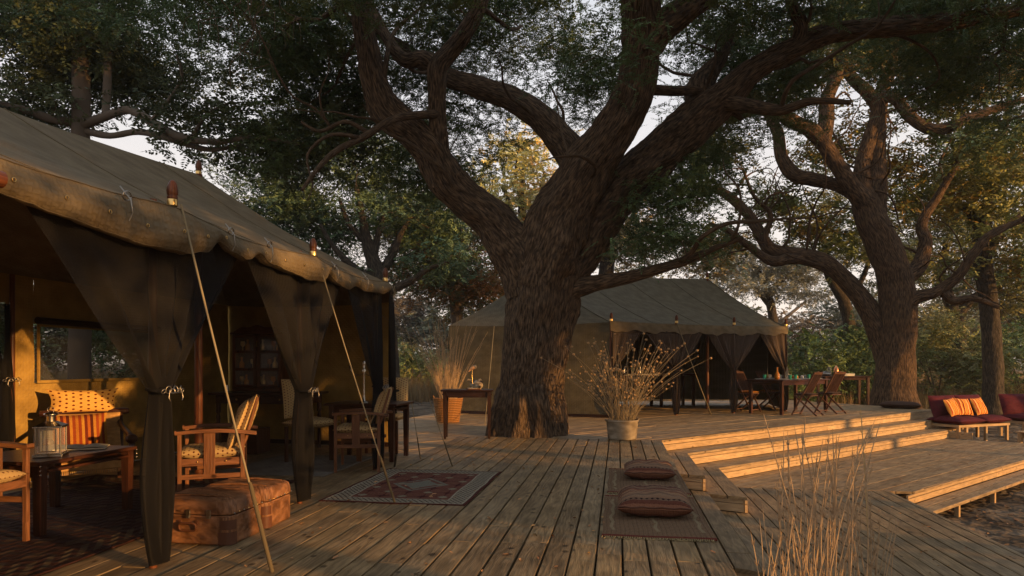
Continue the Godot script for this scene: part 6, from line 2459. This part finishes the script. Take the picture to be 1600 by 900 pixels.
func terrace_things() -> void:
	# skull table left of the big trunk
	var tp := uv(-2.30, 10.35)
	table("side_table", "dark console table with tapered legs left of the big trunk, holding the skull", tp, -A1 + .16, Vector3(.80, .75, .42), .055, .6, M.walnut, .09, .035)
	var sk := thing("animal_skull", "bleached animal skull with dark eye sockets on the console table", "skull", tp + Vector3(.13, .75, .02), .35)
	var m := MB.new()
	var rows := []
	for a in 15:
		var s := a / 14.0
		var row := PackedVector3Array()
		for b in 21:
			var w := TAU * b / 20.0
			var rr := .085 * pow(sin(PI * (.06 + .9 * s)), .5) * lerpf(1.0, .5, smoothstep(.35, 1, s))
			rr *= 1.0 + .16 * cos(2.0 * w) * (1.0 - s) - .33 * exp(-pow((s - .42) / .1, 2)) * exp(-pow((absf(sin(w)) - .75) / .35, 2)) * (1.0 if absf(cos(w)) > .3 else .0)
			row.append(Vector3(cos(w) * rr * 1.15, .09 + sin(w) * rr - .045 * s, .15 - s * -.0 - .30 * (1.0 - s) + .06))
		rows.append(row)
	m.sheet(rows)
	obj("cranium", m, M.bone, sk)
	for sg in [-1, 1]:
		var ey := MB.new()
		ey.ball(Vector3(sg * .068, .105, .03), Vector3(.026, .026, .03), 12, 8)
		obj("eye_socket", ey, M.walnut, sk)
		var hn := MB.new()
		hn.tube(V3([Vector3(sg * .06, .13, -.07), Vector3(sg * .10, .15, -.08), Vector3(sg * .12, .135, -.06)]), PackedFloat32Array([.024, .017, .008]), 8)
		obj("brow", hn, M.bone, sk)
		var jw := MB.new()
		jw.tube(V3([Vector3(sg * .06, .05, -.03), Vector3(sg * .06, .02, .03), Vector3(sg * .035, .012, .14)]), PackedFloat32Array([.018, .014, .01]), 8)
		obj("jaw", jw, M.bone, sk)
	var bs := thing("bird_skull", "orange-billed bird skull on a thin stand, behind the animal skull", "bird skull", tp + Vector3(.08, .75, .12), .9)
	var b1 := MB.new()
	b1.lathe(T(Vector3.ZERO), [Vector2(.001, 0), Vector2(.045, 0), Vector2(.045, .014), Vector2(.006, .02), Vector2(.004, .30), Vector2(.001, .3)], 12)
	obj("stand", b1, M.brass, bs)
	var b2 := MB.new()
	b2.ball(Vector3(.055, .345, 0), Vector3(.042, .034, .03), 12, 8)
	obj("cranium", b2, M.bone, bs)
	var b3 := MB.new()
	b3.tube(V3([Vector3(.03, .34, 0), Vector3(-.03, .315, 0), Vector3(-.08, .275, 0)]), PackedFloat32Array([.026, .022, .006]), 10, true, 1.0)
	obj("bill", b3, M.horn, bs)
	var pb := thing("paper_sheet", "small dark book with a pale page hanging over the console table's edge", "book", tp + Vector3(.1, .75, .16), .3)
	var p1 := MB.new()
	p1.box(T(Vector3(0, .012, 0)), Vector3(.2, .02, .13), .003)
	obj("cover", p1, M.strap, pb)
	var p2 := MB.new()
	p2.box(T(Vector3(.01, .025, .0)), Vector3(.18, .004, .12), .001)
	obj("page", p2, M.paper, pb)
	# basket with tall grass
	var bp := at(700, 656, 13.4)
	bp.y = 0.0
	var bk := thing("wicker_basket", "tapered orange wicker basket holding a sheaf of tall dry grass", "basket", bp, .2)
	for k in 14:
		var y0 := k * .034
		var rr := .165 + .055 * k / 13.0
		var wv := MB.new()
		var P := PackedVector3Array()
		var R := PackedFloat32Array()
		for j in 41:
			var a := TAU * j / 40.0
			var q := rr + (.006 if (j + k) % 2 else -.006)
			P.append(Vector3(cos(a) * q * 1.25, y0 + .018, sin(a) * q))
			R.append(.0165)
		wv.tube(P, R, 6, false)
		obj("weave_ring", wv, M.wicker, bk)
	for x in [-1, 1]:
		var ha := MB.new()
		ha.tube(V3([Vector3(x * .27, .44, -.06), Vector3(x * .29, .52, -.03), Vector3(x * .29, .52, .03), Vector3(x * .27, .44, .06)]), PackedFloat32Array([.012, .012, .012, .012]), 6)
		obj("handle", ha, M.wicker, bk)
	dried_plant(bk, 130, .19, Vector2(.6, 1.75), .5, 0.0, M.straw_red, M.straw_red, .42, 71)
	# round pot with dried flowers
	var pp := at(972, 686, 10.4)
	pp.y = 0.0
	var pt := thing("plant_pot", "round pale pot of dried seed-head stems on the deck right of the big trunk", "potted plant", pp, .3)
	var pm := MB.new()
	var prof := [Vector2(.001, .0), Vector2(.205, 0), Vector2(.215, .012)]
	for k in 12:
		prof.append(Vector2(.215 + .003 * (k % 2) + .022 * k / 11.0, .02 + .25 * k / 11.0))
	prof.append_array([Vector2(.25, .278), Vector2(.25, .298), Vector2(.232, .3), Vector2(.225, .22), Vector2(.001, .22)])
	pm.lathe(T(Vector3.ZERO), prof, 40)
	obj("pot", pm, M.pot, pt)
	for x in [-1, 1]:
		var ha := MB.new()
		ha.tube(V3([Vector3(x * .235, .27, -.05), Vector3(x * .265, .30, -.035), Vector3(x * .265, .30, .035), Vector3(x * .235, .27, .05)]), PackedFloat32Array([.01, .01, .01, .01]), 6)
		obj("handle", ha, M.pot, pt)
	dried_plant(pt, 125, .18, Vector2(.55, 1.5), .95, .02, M.straw_grey, M.seed, .30, 72)
	# dining table set for a meal
	var c2 := Vector2(6.55, 16.15)
	var T2 := PI / 2 - A2
	var dt := c2
	table("dining_table", "long dark dining table on the terrace laid with glasses and plates", w3(dt), T2, Vector3(2.2, .78, .95), .07, .9, M.dark, .09, .06)
	var labels := ["slatted folding chair at the dining table's near left side", "slatted folding chair at the dining table's far left side, by the tent curtain", "slatted folding chair at the dining table's near right side, back to the camera's right", "slatted folding chair at the dining table's far right side, next to the serving table"]
	var k := 0
	for q in [[-.55, -.78, 0.0], [.5, -.80, .1], [-.55, .74, PI + .08], [.42, .78, PI - .1]]:
		var p: Vector2 = c2 + D2 * q[0] + N2 * q[1]
		# +x of the chair points across the table
		folding_chair(labels[k], w3(p), atan2(N2.y, N2.x) + q[2])
		k += 1
	var y := .78
	var on := func(a: float, b: float) -> Vector3: return w3(c2 + D2 * a + N2 * b, y)
	small("decanter", "glass carafe of orange juice on the dining table", "carafe", on.call(-.35, -.1), [Vector2(.001, 0), Vector2(.055, 0), Vector2(.065, .05), Vector2(.05, .13), Vector2(.022, .18), Vector2(.02, .25), Vector2(.03, .28), Vector2(.001, .27)], M.amber)
	small("bottle", "clear tall bottle on the dining table", "bottle", on.call(-.30, .12), [Vector2(.001, 0), Vector2(.04, 0), Vector2(.042, .16), Vector2(.015, .22), Vector2(.014, .30), Vector2(.001, .3)], M.glass)
	var r := RandomNumberGenerator.new()
	r.seed = 17
	for j in 11:
		var g := small("green_glass", "small green drinking glass on the dining table", "glass", on.call(-.8 + .16 * j + r.randf_range(-.04, .04), (-.28 if j % 2 else .28) + r.randf_range(-.05, .05)), [Vector2(.001, 0), Vector2(.032, 0), Vector2(.04, .11), Vector2(.036, .11), Vector2(.028, .01), Vector2(.001, .01)], M.green if j % 3 else M.glass, "glasses on the dining table")
	for j in 8:
		small("plate", "white plate on the dining table", "plate", on.call(-.75 + .5 * (j / 2), -.3 if j % 2 else .3) + Vector3(0, .001, 0), [Vector2(.001, 0), Vector2(.07, 0), Vector2(.12, .014), Vector2(.118, .018), Vector2(.07, .006), Vector2(.001, .006)], M.white, "plates on the dining table", 20)
	for j in 5:
		small("jar", "small preserve jar in the middle of the dining table", "jar", on.call(-.05 + .13 * j, .02 + .05 * sin(j * 2.0)), [Vector2(.001, 0), Vector2(.035, 0), Vector2(.036, .06), Vector2(.028, .07), Vector2(.03, .085), Vector2(.001, .086)], M.amber if j % 2 else M.white, "jars on the dining table")
	# serving table
	var sp := Vector2(9.35, 19.3)
	table("serving_table", "narrow dark serving table in front of the gnarled trunk", w3(sp), .05, Vector3(1.35, .80, .6), .07, .75, M.dark, .08, .04)
	small("serving_bowl", "dark covered dish on the left of the serving table", "dish", w3(sp + Vector2(-.5, -.05), .80), [Vector2(.001, 0), Vector2(.11, 0), Vector2(.15, .05), Vector2(.12, .10), Vector2(.03, .13), Vector2(.02, .15), Vector2(.001, .15)], M.iron)
	for j in 2:
		small("glass_jar", ["tall clear glass jar on the serving table, left one", "tall clear glass jar with amber lid on the serving table, right one"][j], "jar", w3(sp + Vector2(-.34 + .2 * j, .1), .80), [Vector2(.001, 0), Vector2(.06, 0), Vector2(.07, .12), Vector2(.06, .22), Vector2(.03, .25), Vector2(.03, .29), Vector2(.001, .29)], [M.glass, M.copper][j])
	var pl := thing("folded_cloth", "pale folded cloth on the serving table", "cloth", w3(sp + Vector2(0.05, -.1), .80), .2)
	var pm2 := MB.new()
	for j in 4:
		pm2.box(T(Vector3(.004 * j, .009 + .017 * j, .003 * j)), Vector3(.36 - .01 * j, .016, .24), .006)
	obj("folds", pm2, M.paper, pl)
	# dark floor cushion at the end of the terrace
	var fc := w3(Vector2(10.05, 17.65), .07)
	var dc := thing("floor_cushion", "flat dark brown cushion on the terrace edge left of the sofa back", "cushion", fc, -.6)
	var dm := MB.new()
	pillow(dm, T(Vector3.ZERO, Vector3(PI / 2 - .08, 0, 0)), .95, .8, .2, 4.0, Vector2.ONE, .02)
	obj("cover", dm, M.cushion_dark, dc)
	# sofas
	var yl := -.54
	var s0 := Vector2(10.02, 15.3)
	sofa("burgundy two-seat outdoor sofa with three striped pillows at the end of the steps", w3(s0, yl), deg_to_rad(90 - 68), 1.75, 2)
	var X := Transform3D(Basis(Vector3.UP, deg_to_rad(90 - 68)), w3(s0, yl))
	k = 0
	for q in [[.34, "orange striped pillow at the left end of the burgundy sofa", .1], [.74, "orange striped pillow in the middle of the burgundy sofa's row of three", -.06], [1.26, "orange striped pillow at the right of the burgundy sofa's row of three", .05]]:
		var p := X * Vector3(q[0], .68, -.40)
		var c := thing("pillow", q[1], "pillow", p, deg_to_rad(22) + q[2], "striped pillows on the sofa")
		var pm3 := MB.new()
		pillow(pm3, T(Vector3.ZERO, Vector3(-.42, 0, q[2])), .42, .42, .13, k * 3.0, Vector2.ONE, .06)
		obj("cover", pm3, M.pillow, c)
		k += 1
	sofa("dark burgundy outdoor sofa cut off by the right edge of the picture", w3(Vector2(12.15, 16.2), yl), deg_to_rad(6), 1.9, 2)
	# low table by the sofas
	var lt := thing("low_table", "low pale plank table at the right edge in front of the sofas", "table", w3(Vector2(11.65, 14.75), yl - .1), T2 - .4)
	for j in 5:
		var pb2 := MB.new()
		pb2.box(T(Vector3(0, .30, -.28 + .14 * j)), Vector3(1.2, .03, .13), .004, Vector2(j, j))
		obj("plank", pb2, M.fresh[j % 4], lt)
	for x in [-.55, .55]:
		for z in [-.26, .26]:
			var lg := MB.new()
			bar(lg, Vector3(x, -.05, z), Vector3(x, .284, z), .07, .07)
			obj("leg", lg, M.fresh[1], lt)
	for z in [-.27, .27]:
		var ap := MB.new()
		bar(ap, Vector3(-.51, .22, z), Vector3(.51, .22, z), .1, .025)
		obj("apron", ap, M.fresh[0], lt)
	# side panel closing the steps beside the sofa
	var pn := setting("steps_end_panel")
	var e0 := mitre(.80) + D2 * 8.95
	riser(pn, e0 - N2 * .25, e0 + N2 * .45, yl + .003, -.36 - .03, D2)


func tall_grass() -> void:
	var r := RandomNumberGenerator.new()
	r.seed = 88
	var spots := [[1.62, 3.75, 26, 1.6, "tuft of tall dry grass in the foreground, the left and tallest one"], [1.86, 3.95, 20, 1.5, "tuft of tall dry grass in the foreground, middle one before the lower deck"], [2.12, 4.1, 13, 1.3, "tuft of tall dry grass in the foreground, right one"], [1.35, 3.5, 12, 1.2, "short sparse tuft of dry grass at the lower edge, left of the tall tufts"]]
	for q in spots:
		var p := Vector3(q[0], 0, -q[1])
		p.y = ground_y(p.x, p.z)
		var o := thing("grass_tuft", q[4], "grass", p, 0.0, "foreground grass tufts")
		var st := MB.new()
		var hd := MB.new()
		for k in int(q[2] * 1.8):
			var a := r.randf() * TAU
			var l: float = q[3] * r.randf_range(.55, 1.12)
			var lean := r.randf_range(.02, .2)
			var b0 := Vector3(r.randf_range(-.16, .16), 0, r.randf_range(-.12, .12))
			var out := Vector3(cos(a), 0, sin(a) * .6)
			var P := []
			for j in 7:
				var s := j / 6.0
				var c := b0 + Vector3(0, l * s, 0) + out * lean * l * pow(s, 1.8) + Vector3(.03 * sin(s * 5.0 + k), 0, 0) * s
				P.append(Vector4(c.x, c.y, c.z, lerpf(.0012, .0006, s)))
			var sm := smooth(P, .08)
			st.tube(sm[0], sm[1], 5, false)
			if k % 3 != 2:
				var nn: int = sm[0].size()
				for j in 34:
					var s := r.randf_range(.70, 1.0)
					var c: Vector3 = sm[0][int((nn - 1) * s)]
					var d: Vector3 = (sm[0][nn - 1] - sm[0][nn - 3]).normalized()
					var v := (d * 1.2 + Vector3(r.randf_range(-.6, .6), r.randf_range(-.3, .3), r.randf_range(-.6, .6))).normalized()
					var ll := r.randf_range(.02, .06) * (1.2 - s * .5)
					hd.tube(V3([c, c + v * ll * .5, c + v * ll]), PackedFloat32Array([.0007, .0016, .0004]), 3, false)
			else:
				# a dry blade folding over
				var j := 2
				var b: Vector3 = sm[0][int(sm[0].size() * .3)]
				var dd := Vector3(cos(a + 1.5), 0, sin(a + 1.5))
				st.sheet([V3([b, b + dd * .12 + Vector3(0, .22, 0), b + dd * .3 + Vector3(0, .3, 0), b + dd * .5 + Vector3(0, .2, 0)]), V3([b + Vector3(.005, 0, .005), b + dd * .12 + Vector3(.004, .22, .004), b + dd * .3 + Vector3(.003, .3, .003), b + dd * .5 + Vector3(0, .2, 0)])])
		obj("stems", st, M.straw_red, o, "stuff")
		obj("seed_heads", hd, M.straw_red, o, "stuff")
	# a few long single stems standing clear of the tufts
	var L := [[1345, 640, 4.2, 4.0, "lone straight grass stem rising highest right of the tufts"]]
	for q in L:
		var top := at(q[0], q[1], q[2])
		var foot := Vector3(top.x + (.35 if q[3] < 2 else .03), 0, top.z + .1)
		foot.y = ground_y(foot.x, foot.z) if q[3] > 2 else -.6
		var o := thing("single_grass", q[4], "grass", foot, 0.0, "foreground grass stems")
		var d := top - foot
		var sm := smooth([Vector4(0, 0, 0, .0012), Vector4(d.x * .3, d.y * .45, d.z * .4, .0010), Vector4(d.x * .6, d.y * .75, d.z * .7, .0009), Vector4(d.x, d.y, d.z, .0006)], .06)
		var st := MB.new()
		st.tube(sm[0], sm[1], 5, false)
		for j in 24:
			var c: Vector3 = sm[0][int((sm[0].size() - 1) * r.randf_range(.75, 1.0))]
			var v := Vector3(r.randf_range(-.5, .5), r.randf_range(.3, 1.0), r.randf_range(-.5, .5)).normalized() * .05
			st.tube(V3([c, c + v * .5, c + v]), PackedFloat32Array([.0005, .0010, .0003]), 3, false)
		obj("stem", st, M.straw, o)
